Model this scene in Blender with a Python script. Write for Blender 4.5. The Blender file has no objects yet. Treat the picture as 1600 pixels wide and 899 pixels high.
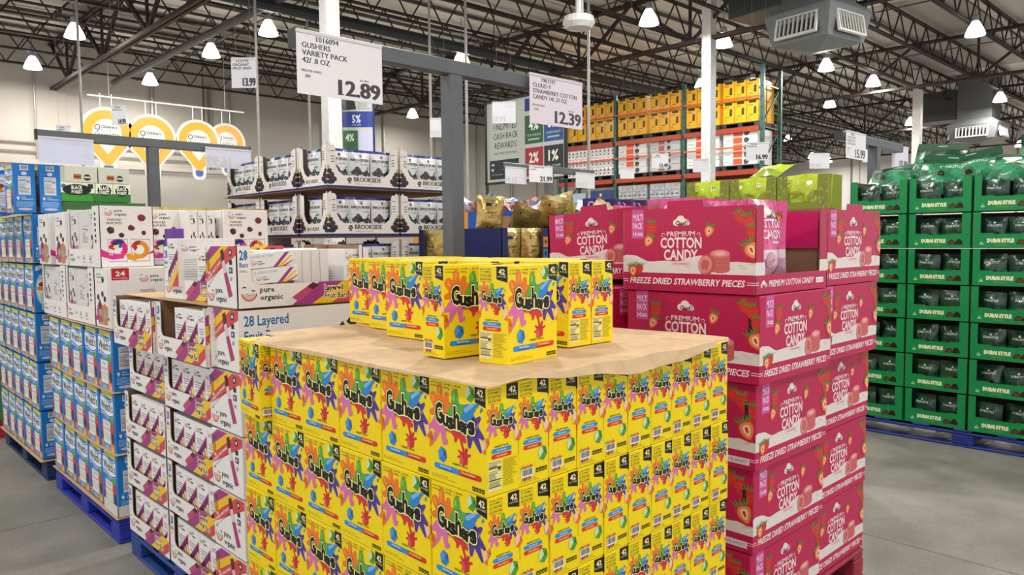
import bpy, math, random
from mathutils import Vector, Matrix
from mathutils.geometry import tessellate_polygon
random.seed(7)
PI = math.pi
SC = bpy.context.scene
COL = SC.collection

# ---------------------------------------------------------------- camera
def set_camera():
    f, yaw, pitch, roll = 1173.65, .764346, .0621699, -.00948318
    cd = bpy.data.cameras.new('camera'); cam = bpy.data.objects.new('camera', cd); COL.objects.link(cam)
    cy, sy = math.cos(yaw), math.sin(yaw)
    d = Vector((sy*math.cos(pitch), cy*math.cos(pitch), -math.sin(pitch)))
    r = Vector((cy, -sy, 0)); u = r.cross(d)
    r2 = r*math.cos(roll) + u*math.sin(roll); u2 = -r*math.sin(roll) + u*math.cos(roll)
    M = Matrix((r2, u2, -d)).transposed().to_4x4(); M.translation = Vector((-1.0516, -1.1814, 1.67))
    cam.matrix_world = M
    cd.sensor_width = 36; cd.lens = f/1600*36; cd.clip_start = .05; cd.clip_end = 300
    SC.camera = cam
set_camera()

# ---------------------------------------------------------------- world, exposure
def set_world():
    w = bpy.data.worlds.new('world'); SC.world = w; w.use_nodes = True
    bg = w.node_tree.nodes['Background']
    bg.inputs['Color'].default_value = (.99, .99, 1.0, 1); bg.inputs['Strength'].default_value = 1.12
set_world()
SC.view_settings.view_transform = 'Standard'; SC.view_settings.look = 'None'
SC.view_settings.gamma = 1; SC.view_settings.use_curve_mapping = False
SC.view_settings.exposure = 0.32
LAMP_W = 140.0

# ---------------------------------------------------------------- helpers
def lin(h):
    if isinstance(h, tuple): return h
    h = h.lstrip('#'); o = []
    for i in (0, 2, 4):
        c = int(h[i:i+2], 16)/255
        o.append(c/12.92 if c <= .04045 else ((c+.055)/1.055)**2.4)
    return (o[0], o[1], o[2], 1.0)

MATS = {}
def mat(name, rough=.5, metal=0, bump=0, scale=40, var=.05, coat=0, emit=0, trans=0, alpha=1, spec=.5):
    """procedural material: printed colour attribute, fine noise in colour and relief"""
    if name in MATS: return MATS[name]
    m = bpy.data.materials.new(name); m.use_nodes = True; nt = m.node_tree; b = nt.nodes['Principled BSDF']
    a = nt.nodes.new('ShaderNodeAttribute'); a.attribute_name = 'Col'
    tc = nt.nodes.new('ShaderNodeTexCoord')
    n = nt.nodes.new('ShaderNodeTexNoise'); n.inputs['Scale'].default_value = scale; n.inputs['Detail'].default_value = 3
    nt.links.new(tc.outputs['Object'], n.inputs['Vector'])
    mr = nt.nodes.new('ShaderNodeMapRange'); mr.inputs['To Min'].default_value = 1-var; mr.inputs['To Max'].default_value = 1+var
    mr.inputs['From Min'].default_value = .3; mr.inputs['From Max'].default_value = .7
    nt.links.new(n.outputs['Fac'], mr.inputs['Value'])
    mx = nt.nodes.new('ShaderNodeVectorMath'); mx.operation = 'SCALE'
    nt.links.new(a.outputs['Color'], mx.inputs[0]); nt.links.new(mr.outputs['Result'], mx.inputs['Scale'])
    nt.links.new(mx.outputs['Vector'], b.inputs['Base Color'])
    b.inputs['Roughness'].default_value = rough; b.inputs['Metallic'].default_value = metal
    b.inputs['Specular IOR Level'].default_value = spec
    if coat: b.inputs['Coat Weight'].default_value = coat; b.inputs['Coat Roughness'].default_value = .15
    if bump:
        bp = nt.nodes.new('ShaderNodeBump'); bp.inputs['Strength'].default_value = bump; bp.inputs['Distance'].default_value = .01
        nt.links.new(n.outputs['Fac'], bp.inputs['Height']); nt.links.new(bp.outputs['Normal'], b.inputs['Normal'])
    if emit:
        nt.links.new(mx.outputs['Vector'], b.inputs['Emission Color']); b.inputs['Emission Strength'].default_value = emit
    if trans: b.inputs['Transmission Weight'].default_value = trans
    if alpha < 1: b.inputs['Alpha'].default_value = alpha
    MATS[name] = m; return m
mat('printed_card', .45, var=.03, scale=60, coat=.06, spec=.35)
mat('kraft_card', .75, var=.1, scale=25, bump=.15)
mat('foil_bag', .3, var=.08, scale=30, bump=.5, coat=.4)
mat('gold_foil', .24, .6, bump=.6, scale=25, var=.1)
mat('painted_metal', .4, .2, var=.08, scale=12)
mat('dark_steel', .6, .3, var=.2, scale=6)
mat('painted_wood', .6, var=.25, scale=9, bump=.3)
mat('paper', .35, var=.02, scale=5, coat=.5)
mat('lamp_glass', .3, emit=7.0, var=.01)
mat('plastic', .5, var=.05)
mat('shrink_film', .2, var=.25, scale=14, bump=.9, coat=.6)

def catmull(pts, n=5):
    out = []; N = len(pts)
    for i in range(N):
        p0, p1, p2, p3 = pts[i-1], pts[i], pts[(i+1) % N], pts[(i+2) % N]
        for k in range(n):
            t = k/n
            out.append(tuple(.5*((2*p1[j]) + (-p0[j]+p2[j])*t + (2*p0[j]-5*p1[j]+4*p2[j]-p3[j])*t*t + (-p0[j]+3*p1[j]-3*p2[j]+p3[j])*t**3) for j in (0, 1)))
    return out

_GC = {}
def glyphs(s, off=0, res=1):
    k = (s, off, res)
    if k in _GC: return _GC[k]
    cu = bpy.data.curves.new('t', 'FONT'); cu.body = s; cu.size = 1; cu.offset = off; cu.resolution_u = res
    ob = bpy.data.objects.new('t', cu); COL.objects.link(ob)
    me = bpy.data.meshes.new_from_object(ob)
    V = [(v.co.x, v.co.y) for v in me.vertices]; F = [tuple(p.vertices) for p in me.polygons]
    bpy.data.objects.remove(ob); bpy.data.curves.remove(cu); bpy.data.meshes.remove(me)
    xs = [v[0] for v in V] or [0]
    _GC[k] = (V, F, min(xs), max(xs)); return _GC[k]
_cap = glyphs('H'); CAP = max(v[1] for v in _cap[0])

class CV:
    """flat print: polygons with colour and layer, in metres"""
    def __init__(s): s.t = []
    def poly(s, pts, col, L=1):
        pts = [tuple(p) for p in pts]
        tri = tessellate_polygon([[Vector((p[0], p[1], 0)) for p in pts]]) if len(pts) > 4 else [tuple(range(len(pts)))]
        s.t.append((pts, tri, lin(col), L)); return s
    def rect(s, x0, y0, x1, y1, col, L=1): return s.poly([(x0, y0), (x1, y0), (x1, y1), (x0, y1)], col, L)
    def ell(s, cx, cy, rx, ry, col, L=1, n=12, rot=0):
        c, k = math.cos(rot), math.sin(rot)
        return s.poly([(cx+rx*math.cos(a)*c-ry*math.sin(a)*k, cy+rx*math.cos(a)*k+ry*math.sin(a)*c) for a in [2*PI*i/n for i in range(n)]], col, L)
    def cap(s, x0, y0, r0, x1, y1, r1, col, L=1, n=5):
        a = math.atan2(y1-y0, x1-x0); p = []
        for i in range(n+1): t = a+PI/2+PI*i/n; p.append((x0+r0*math.cos(t), y0+r0*math.sin(t)))
        for i in range(n+1): t = a-PI/2+PI*i/n; p.append((x1+r1*math.cos(t), y1+r1*math.sin(t)))
        return s.poly(p, col, L)
    def line(s, x0, y0, x1, y1, w, col, L=1):
        d = math.hypot(x1-x0, y1-y0) or 1; nx, ny = -(y1-y0)/d*w/2, (x1-x0)/d*w/2
        return s.poly([(x0-nx, y0-ny), (x1-nx, y1-ny), (x1+nx, y1+ny), (x0+nx, y0+ny)], col, L)
    def arc(s, cx, cy, r, w, a0, a1, col, L=1, n=10):
        o = []; i_ = []
        for k in range(n+1):
            a = math.radians(a0+(a1-a0)*k/n); o.append((cx+(r+w/2)*math.cos(a), cy+(r+w/2)*math.sin(a))); i_.append((cx+(r-w/2)*math.cos(a), cy+(r-w/2)*math.sin(a)))
        for k in range(n): s.poly([i_[k], o[k], o[k+1], i_[k+1]], col, L)
        return s
    def text(s, txt, x, y, h, col, L=1, al='l', sx=1, off=0, rot=0, sh=0, res=1, fit=None, smear=0):
        V, F, a, b = glyphs(txt, off, res); k = h/CAP
        w = (b-a) or 1
        kx = fit/w if fit else k*sx
        x0 = {'l': -a, 'c': -(a+b)/2, 'r': -b}[al]
        c, q = math.cos(rot), math.sin(rot)
        for dx in ((0,) if not smear else (-smear*h, smear*h)):
            P = []
            for vx, vy in V:
                px = (vx+x0)*kx + vy*k*sh + dx; py = vy*k
                P.append((x+px*c-py*q, y+px*q+py*c))
            s.t.append((P, F, lin(col), L))
        return s
    def bars(s, x0, y0, x1, y1, n, col, L=1, fill=.45, seed=1, ragged=.3):
        """lines of print too small to read"""
        r = random.Random(seed); dy = (y1-y0)/n
        for i in range(n):
            s.rect(x0, y0+i*dy, x1-(x1-x0)*ragged*r.random(), y0+i*dy+dy*fill, col, L)
        return s
    def paste(s, o, x, y, kx=1, ky=None, dL=0, mirror=False, rot=0):
        ky = kx if ky is None else ky; c, q = math.cos(rot), math.sin(rot)
        for pts, tri, col, L in o.t:
            s.t.append(([(x+(px*kx*c-py*ky*q), y+(px*kx*q+py*ky*c)) for px, py in pts], tri, col, L+dL))
        return s
    def clip(s, x0, y0, x1, y1):
        """keep the print on its face"""
        out = []
        for pts, tri, col, L in s.t:
            xs = [p[0] for p in pts]; ys = [p[1] for p in pts]
            if min(xs) >= x0 and max(xs) <= x1 and min(ys) >= y0 and max(ys) <= y1: out.append((pts, tri, col, L)); continue
            P = []; T = []
            for t in tri:
                pl = [pts[i] for i in t]
                for ax, lim, sg in ((0, x0, 1), (0, x1, -1), (1, y0, 1), (1, y1, -1)):
                    res = []
                    for i in range(len(pl)):
                        a, b = pl[i-1], pl[i]; ia = sg*(a[ax]-lim) >= 0; ib = sg*(b[ax]-lim) >= 0
                        if ia != ib:
                            t_ = (lim-a[ax])/(b[ax]-a[ax]); res.append((a[0]+(b[0]-a[0])*t_, a[1]+(b[1]-a[1])*t_))
                        if ib: res.append(b)
                    pl = res
                    if not pl: break
                if len(pl) > 2: T.append(tuple(range(len(P), len(P)+len(pl)))); P += pl
            if T: out.append((P, T, col, L))
        s.t = out; return s

EPS = .000011
class MB:
    """collects coloured faces, builds them as ONE mesh object"""
    def __init__(s, base='printed_card'): s.v = []; s.f = []; s.c = []; s.m = []; s.base = base; s.mats = [base]; s.tr = None
    def mi(s, m):
        m = m or s.base
        if m not in s.mats: s.mats.append(m)
        return s.mats.index(m)
    def face(s, pts, col, m=None):
        n = len(s.v); s.v += [tuple(p) for p in pts]; s.f.append(tuple(range(n, n+len(pts)))); s.c.append(lin(col)); s.m.append(s.mi(m)); return s
    def mesh(s, V, F, col, m=None):
        n = len(s.v); s.v += [tuple(p) for p in V]; k = s.mi(m); single = not isinstance(col, list)
        c0 = lin(col) if single else None
        for i, f in enumerate(F): s.f.append(tuple(n+j for j in f)); s.c.append(c0 if single else lin(col[i])); s.m.append(k)
        return s
    def box(s, x0, y0, z0, x1, y1, z1, col, m=None, R=None):
        V = [(x, y, z) for z in (z0, z1) for x, y in ((x0, y0), (x1, y0), (x1, y1), (x0, y1))]
        if R is not None: V = [tuple(R @ Vector(p)) for p in V]
        return s.mesh(V, [(3, 2, 1, 0), (4, 5, 6, 7), (0, 1, 5, 4), (1, 2, 6, 5), (2, 3, 7, 6), (3, 0, 4, 7)], col, m)
    def cbox(s, x0, y0, z0, x1, y1, z1, col, c=.002, m=None, R=None):
        """box with chamfered vertical and top/bottom edges"""
        ring = lambda a: [(x0+a, y0), (x1-a, y0), (x1, y0+a), (x1, y1-a), (x1-a, y1), (x0+a, y1), (x0, y1-a), (x0, y0+a)]
        def lv(z, i): return [(min(max(x, x0+i), x1-i), min(max(y, y0+i), y1-i), z) for x, y in ring(c)]
        V = lv(z0, c)+lv(z0+c, 0)+lv(z1-c, 0)+lv(z1, c); F = [tuple(range(7, -1, -1)), tuple(range(24, 32))]
        for r in range(3):
            for i in range(8): j = (i+1) % 8; F.append((r*8+i, r*8+j, r*8+8+j, r*8+8+i))
        if R is not None: V = [tuple(R @ Vector(p)) for p in V]
        return s.mesh(V, F, col, m)
    def rod(s, a, b, r, col, n=6, m=None, r1=None, caps=True):
        a, b = Vector(a), Vector(b); d = (b-a).normalized(); x = d.orthogonal().normalized(); y = d.cross(x); r1 = r if r1 is None else r1
        V = [a+(x*math.cos(2*PI*i/n)+y*math.sin(2*PI*i/n))*r for i in range(n)]+[b+(x*math.cos(2*PI*i/n)+y*math.sin(2*PI*i/n))*r1 for i in range(n)]
        F = [(i, (i+1) % n, n+(i+1) % n, n+i) for i in range(n)]
        if caps: F += [tuple(range(n-1, -1, -1)), tuple(range(n, 2*n))]
        return s.mesh(V, F, col, m)
    def bar(s, a, b, w, h, col, m=None):
        """rectangular bar from a to b, h vertical-ish"""
        a, b = Vector(a), Vector(b); d = (b-a).normalized(); up = Vector((0, 0, 1)) if abs(d.z) < .9 else Vector((0, 1, 0))
        x = d.cross(up).normalized()*w/2; y = x.cross(d).normalized()*h/2
        V = [a-x-y, a+x-y, a+x+y, a-x+y, b-x-y, b+x-y, b+x+y, b-x+y]
        return s.mesh(V, [(3, 2, 1, 0), (4, 5, 6, 7), (0, 1, 5, 4), (1, 2, 6, 5), (2, 3, 7, 6), (3, 0, 4, 7)], col, m)
    def lathe(s, prof, col, n=16, c=(0, 0, 0), m=None):
        V = [(c[0]+r*math.cos(2*PI*i/n), c[1]+r*math.sin(2*PI*i/n), c[2]+z) for r, z in prof for i in range(n)]
        F = [(k*n+i, k*n+(i+1) % n, (k+1)*n+(i+1) % n, (k+1)*n+i) for k in range(len(prof)-1) for i in range(n)]
        return s.mesh(V, F, col, m)
    def panel(s, pts, o, u, v, t, col, back=None, edge=None, m=None, mb=None):
        """card panel of any outline, thickness t away from its printed side"""
        o, u, v = Vector(o), Vector(u), Vector(v); n = u.cross(v).normalized()
        A = [o+u*p[0]+v*p[1] for p in pts]; B = [p-n*t for p in A]; N = len(pts)
        tri = tessellate_polygon([[Vector((p[0], p[1], 0)) for p in pts]]) if N > 4 else [tuple(range(N))]
        s.mesh(A, tri, col, m); s.mesh(B, [tuple(reversed(f)) for f in tri], back or col, mb or m)
        for i in range(N): j = (i+1) % N; s.face([A[i], B[i], B[j], A[j]], edge or back or col, mb or m)
        return s
    def cv(s, c, o, u, v, m=None, fn=None, off=0):
        o, u, v = Vector(o), Vector(u), Vector(v); n = u.cross(v).normalized(); k = s.mi(m)
        for k2, (pts, tri, col, L) in enumerate(sorted(c.t, key=lambda q: q[3])):   # painter's order, each print a hair above the last
            b = len(s.v); e = .00012+k2*EPS+off; h = n*e
            s.v += [tuple((fn(p[0], p[1], e) if fn else o+u*p[0]+v*p[1]+h)) for p in pts]
            for t in tri: s.f.append(tuple(b+i for i in t)); s.c.append(col); s.m.append(k)
        return s
    def faces(s, W, D, H, f=None, b=None, l=None, r=None, t=None, off=0):
        if f: s.cv(f, (-W/2, -D/2, 0), (1, 0, 0), (0, 0, 1), off=off)
        if b: s.cv(b, (W/2, D/2, 0), (-1, 0, 0), (0, 0, 1), off=off)
        if r: s.cv(r, (W/2, -D/2, 0), (0, 1, 0), (0, 0, 1), off=off)
        if l: s.cv(l, (-W/2, D/2, 0), (0, -1, 0), (0, 0, 1), off=off)
        if t: s.cv(t, (-W/2, -D/2, H), (1, 0, 0), (0, 1, 0), off=off)
        return s
    def build(s, name, parent=None, smooth=False, loc=None, rz=0, **tags):
        me = bpy.data.meshes.new(name); me.from_pydata(s.v, [], s.f)
        for m in s.mats: me.materials.append(MATS[m])
        me.polygons.foreach_set('material_index', s.m)
        at = me.color_attributes.new('Col', 'FLOAT_COLOR', 'CORNER'); buf = []
        for p in me.polygons: buf += list(s.c[p.index])*p.loop_total
        at.data.foreach_set('color', buf)
        if smooth: me.polygons.foreach_set('use_smooth', [True]*len(me.polygons))
        me.update()
        o = bpy.data.objects.new(name, me); COL.objects.link(o)
        if parent is not None: o.parent = parent
        if loc is not None: o.location = loc
        o.rotation_euler.z = rz
        return tag(o, **tags)

def tag(o, label=None, cat=None, group=None, kind=None):
    if label: o['label'] = label
    if cat: o['category'] = cat
    if group: o['group'] = group
    if kind: o['kind'] = kind
    return o
def empty(name, loc=(0, 0, 0), rz=0, **t):
    o = bpy.data.objects.new(name, None); o.empty_display_size = .1; COL.objects.link(o); o.location = loc; o.rotation_euler.z = rz
    return tag(o, **t)
def dup(o, parent=None):
    c = o.copy(); COL.objects.link(c); c.parent = parent
    for ch in o.children: dup(ch, c)
    return c
PROTO = {}
def place(key, make, loc, rz=0, label=None, group=None, cat=None, rot=None, **kw):
    """first use builds the thing, later uses copy it with its parts"""
    if key not in PROTO: PROTO[key] = o = make(); 
    else: o = dup(PROTO[key])
    o.location = loc; o.rotation_euler = rot if rot else (0, 0, rz)
    return tag(o, label, cat, group)
ORD = ['first', 'second', 'third', 'fourth', 'fifth', 'sixth', 'seventh', 'eighth', 'ninth', 'tenth', 'eleventh', 'twelfth', 'thirteenth', 'fourteenth', 'fifteenth', 'sixteenth', 'seventeenth', 'eighteenth', 'nineteenth', 'twentieth', 'twenty-first', 'twenty-second']
# ---------------------------------------------------------------- prints
YEL, BLK, WHT = '#f7da02', '#17150f', '#f4f2ee'
def splat_logo(k=1.0):
    """juice splash with the brand word, centred, about 1 wide"""
    c = CV(); S = lambda col, L, *q: [c.cap(*(list(p)+[col, L])) for p in q]
    O, PK, G, B, R, PU = '#ee7a24', '#dd6fae', '#5cab35', '#2f86cf', '#d8323c', '#54389a'
    S(O, 1, (-.15, .05, .2, -.3, .12, .13), (-.3, .12, .09, -.43, .25, .07), (-.28, .12, .08, -.3, .38, .05), (-.2, .12, .09, -.16, .3, .045), (-.3, .1, .07, -.47, .06, .04))
    S('#f39a4e', 2, (-.31, .3, .02, -.3, .37, .02), (-.42, .22, .02, -.44, .26, .02))
    S(PK, 2, (-.25, -.02, .12, -.36, -.08, .1), (-.36, -.06, .07, -.48, -.12, .035), (-.33, -.1, .06, -.41, -.27, .03), (-.24, -.1, .06, -.22, -.28, .035))
    c.cap(-.44, -.3, .02, -.46, -.34, .018, PK, 2); c.cap(-.16, -.24, .016, -.17, -.28, .018, PK, 2)
    S(G, 3, (-.02, .08, .13, .0, .16, .09), (0, .16, .07, .0, .33, .06), (.05, .1, .08, .13, .2, .04))
    S('#8cc95a', 4, (-.02, .28, .018, -.02, .34, .018))
    S(B, 2, (.12, .08, .14, .25, .16, .1), (.22, .16, .08, .33, .22, .05), (.3, .21, .04, .42, .27, .02), (.1, .16, .05, .06, .24, .02))
    S('#7fb9e6', 3, (.2, .18, .03, .34, .26, .02))
    S(PU, 1, (.28, .0, .15, .36, -.05, .1), (.36, .04, .06, .45, .12, .025), (.4, -.04, .06, .5, -.1, .03), (.36, -.1, .06, .46, -.26, .025), (.28, -.08, .07, .26, -.24, .03))
    S('#8d78c4', 2, (.4, .0, .015, .42, .05, .012))
    S(R, 3, (.0, -.08, .1, .08, -.1, .08), (.02, -.14, .05, .0, -.22, .022), (.1, -.13, .05, .18, -.19, .03), (.1, -.15, .035, .14, -.3, .012))
    c.poly([(.128, -.29), (.152, -.29), (.148, -.4), (.132, -.4)], R, 3)
    c.cap(.47, .2, .012, .49, .23, .018, B, 2); c.cap(-.12, .38, .014, -.12, .4, .01, O, 1)
    K = 1.13; word = 'Gushers'; xs = [-.27, -.165, -.07, .025, .115, .195, .275]; ys = [.02, .0, -.02, .0, -.02, -.04, -.02]
    rs = [.05, -.05, .06, -.02, .03, -.1, .05]; hs = [.2, .15, .16, .21, .15, .15, .17]
    for off, col, L in ((.125, BLK, 5), (.1, '#f6f09a', 6), (.045, BLK, 7)):
        for ch, x, y, r, h in zip(word, xs, ys, rs, hs):
            x *= K; h *= K*1.03; y += .01
            V, F, a, b = glyphs(ch, off, 2); kk = h/CAP
            wd = .094 if ch != 'G' else .132
            V0, F0, a0, b0 = glyphs(ch, 0, 2); kx = wd/(b0-a0)
            pts = [(x+((p[0]-(a0+b0)/2)*kx)*math.cos(r)-p[1]*kk*math.sin(r), y-.075+p[1]*kk*math.cos(r)+((p[0]-(a0+b0)/2)*kx)*math.sin(r)) for p in V]
            c.t.append((pts, F, lin(col), L))
    c.ell(.33, .1, .02, .012, BLK, 5, 6); c.ell(-.3, .15, .03, .012, BLK, 5, 6, .6)
    return c
def gem(col, hi, dark):
    c = CV(); P = [(math.cos(a)*.5, math.sin(a)*.56) for a in [PI/2+2*PI*i/6+.25 for i in range(6)]]
    c.poly(P, dark, 1); c.poly([(.08, .06), P[0], P[1], P[2]], hi, 2); c.poly([(.08, .06), P[2], P[3], P[4]], col, 2); c.poly([(.08, .06), P[4], P[5]], dark, 2); c.poly([(.08, .06), P[5], P[0]], col, 2)
    return c
GEM_G = gem('#4f9c3a', '#cfe3b4', '#2f7a2f'); GEM_B = gem('#2f7fc6', '#4b9adb', '#1f5f9f'); GEM_O = gem('#e6762a', '#f4c9a4', '#cf5f1c')
def juice_blob():
    c = CV(); R = '#cf2f36'
    c.poly([(-.3, .1), (.05, .25), (.35, .1), (.3, -.35), (-.05, -.5), (-.3, -.3)], R, 1); c.poly([(-.3, .1), (.0, -.02), (-.05, -.5), (-.3, -.3)], '#e2545a', 2)
    for a in (20, 60, 100, 150, 190, 230): r = math.radians(a); c.cap(.05, 0, .12, .05+.5*math.cos(r), .5*math.sin(r), .06, R, 1)
    return c
LOGO, BLOB = splat_logo(), juice_blob()
def flag42(c, x0, x1, y0, y1, s):
    c.poly([(x0, y1), (x0, y0+.15*(y1-y0)), (x1, y0-.05*(y1-y0)), (x1, y1)], BLK, 1)
    c.text('42', (x0+x1)/2, y0+(y1-y0)*.48, (y1-y0)*.34, '#f6ecb0', 2, 'c', fit=(x1-x0)*.6, off=.03)
    c.text('POUCHES', (x0+x1)/2, y0+(y1-y0)*.28, (y1-y0)*.12, '#f6ecb0', 2, 'c', fit=(x1-x0)*.78)
def barcode(c, x0, y0, x1, y1, L=1):
    c.rect(x0, y0, x1, y1, WHT, L); r = random.Random(3); x = x0+(x1-x0)*.08
    while x < x1-(x1-x0)*.1:
        w = (x1-x0)*r.choice((.02, .03, .05)); c.rect(x, y0+(y1-y0)*.18, x+w, y1-(y1-y0)*.08, BLK, L+1); x += w+(x1-x0)*r.choice((.02, .035))
def nutri(c, x0, y0, x1, y1, bg='#eee59a', L=1, ink='#1a1812'):
    w, h = x1-x0, y1-y0; c.rect(x0, y0, x1, y1, bg, L)
    c.text('Nutrition Facts', x0+w*.06, y1-h*.08, h*.05, ink, L+1, fit=w*.88)
    for f, t in ((.88, .012), (.74, .03), (.64, .012), (.34, .03), (.12, .02)): c.rect(x0+w*.05, y0+h*f, x1-w*.05, y0+h*(f+t), ink, L+1)
    c.bars(x0+w*.06, y0+h*.78, x1-w*.1, y0+h*.86, 2, ink, L+1, .4, 2); c.rect(x0+w*.7, y0+h*.68, x1-w*.08, y0+h*.73, ink, L+1)
    c.bars(x0+w*.06, y0+h*.38, x1-w*.3, y0+h*.62, 7, '#6b6647', L+1, .35, 3, .5); c.bars(x0+w*.06, y0+h*.15, x1-w*.1, y0+h*.32, 5, '#6b6647', L+1, .35, 4, .3)
def icons(c, x0, y0, x1, y1, n=4):
    w = (x1-x0)/n
    for i in range(n):
        c.rect(x0+w*(i+.08), y0, x0+w*(i+.92), y1, BLK, 1); c.rect(x0+w*(i+.28), y0+(y1-y0)*.3, x0+w*(i+.72), y0+(y1-y0)*.62, '#cdbb1e', 2)

GW, GD, GH = .1975, .0968, .2415
def snack_front():
    W, H = GW, GH; c = CV()
    for i, (tx, x, w) in enumerate((('GOOD SOURCE\nOF VITAMIN C', .03, .2), ('GLUTEN\nFREE', .28, .12), ('GELATIN\nFREE', .46, .12))):
        for j, ln in enumerate(tx.split('\n')): c.text(ln, W*x, H*(.945-.032*j), H*.017, BLK, 1, fit=W*w*(1 if len(ln) > 4 else .6), off=.02)
        if i: c.rect(W*(x-.03), H*.9, W*(x-.025), H*.965, BLK, 1)
    flag42(c, W*.82, W, H*.82, H, 1)
    c.paste(GEM_G, W*.74, H*.91, W*.17); c.paste(GEM_G, W*.74, H*.91, W*.17)
    c.paste(LOGO, W*.48, H*.615, W*.93, W*.95); c.paste(BLOB, W*.62, H*.315, W*.22)
    c.cap(W*.66, H*.4, .0015, W*.65, H*.34, .003, '#d8323c', 3)
    c.paste(GEM_B, W*.24, H*.275, W*.17); c.paste(GEM_O, W*1.0, H*.46, W*.17); c.paste(GEM_O, W*-.02, H*.4, W*.2)
    c.text('VARIETY PACK', W*.56, H*.213, H*.018, BLK, 2, 'c', fit=W*.28, off=.02)
    c.cap(W*.12, H*.155, H*.028, W*.5, H*.155, H*.028, '#2c8fdc', 1); c.cap(W*.5, H*.155, H*.028, W*.89, H*.155, H*.028, '#d8352a', 1); c.rect(W*.48, H*.127, W*.54, H*.183, '#2c8fdc', 2)
    c.text('TROPICAL', W*.3, H*.152, H*.02, '#e9f4ff', 3, 'c', fit=W*.2, off=.02); c.text('STRAWBERRY', W*.7, H*.152, H*.02, '#f9e08a', 3, 'c', fit=W*.26, off=.02)
    c.rect(W*.19, H*.137, W*.42, H*.143, '#15406e', 3); c.rect(W*.58, H*.137, W*.82, H*.143, '#8e1712', 3)
    c.text('42  0.8 OZ (22g) POUCHES', W*.04, H*.062, H*.01, '#4c4410', 1, fit=W*.3); c.text('NET WT 33.6 OZ (2.1 LB) 952g', W*.04, H*.042, H*.01, '#4c4410', 1, fit=W*.42)
    icons(c, W*.76, H*.028, W*.97, H*.068)
    return c.clip(.0005, .0005, W-.0005, H-.0005)
def snack_side(kind):
    W, H = GD, GH; c = CV()
    y = .955
    for tx in ('GOOD SOURCE', 'OF VITAMIN C', '', 'GLUTEN FREE', '', 'GELATIN FREE', ''):
        if tx: c.text(tx, W*.06, H*y, H*.017, BLK, 1, fit=W*.4, off=.02); y -= .027
        else: c.rect(W*.06, H*(y+.012), W*.46, H*(y+.015), BLK, 1); y -= .012
    flag42(c, W*.63, W*.995, H*.84, H*.995, 1)
    c.paste(LOGO, W*.47, H*.665, W*.9, W*1.05); c.paste(BLOB, W*.62, H*.545, W*.24)
    c.paste(GEM_O, W*1.0, H*.52, W*.36); c.paste(GEM_O, W*-.02, H*.5, W*.25)
    c.text('VARIETY PACK', W*.46, H*.438, H*.015, BLK, 2, 'c', fit=W*.45, off=.02)
    c.cap(W*.2, H*.407, H*.021, W*.72, H*.407, H*.021, '#2c8fdc', 1); c.cap(W*.2, H*.357, H*.021, W*.72, H*.357, H*.021, '#d8352a', 1)
    c.text('TROPICAL', W*.46, H*.4, H*.014, '#e9f4ff', 2, 'c', fit=W*.3, off=.02); c.text('STRAWBERRY', W*.46, H*.35, H*.014, '#f9e08a', 2, 'c', fit=W*.36, off=.02)
    if kind == 'n':
        nutri(c, W*.04, H*.045, W*.46, H*.325); c.bars(W*.5, H*.07, W*.95, H*.32, 17, '#b09c14', 1, .45, 5, .4)
    else:
        c.paste(GEM_G, W*.79, H*.27, W*.32, W*.34)
        for i in range(7): c.ell(W*(.08+.06*i), H*(.165+.012*(i % 2)), W*.03, W*.05, ('#ee7a24', '#5cab35', '#d8323c')[i % 3], 1, 6)
        for i in range(5): c.ell(W*(.12+.06*i), H*(.07-.01*(i % 2)), W*.03, W*.05, ('#ee7a24', '#54389a', '#d8323c')[i % 3], 1, 6)
        c.t = [q for q in c.t]; barcode(c, W*.07, H*.08, W*.47, H*.16, 2); icons(c, W*.55, H*.095, W*.94, H*.135)
        c.text('42  0.8 OZ (22g) POUCHES', W*.06, H*.045, H*.01, '#4c4410', 1, fit=W*.5); c.text('NET WT 33.6 OZ (2.1 LB) 952g', W*.06, H*.027, H*.01, '#4c4410', 1, fit=W*.6)
    return c.clip(.0005, .0005, W-.0005, H-.0005)

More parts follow.
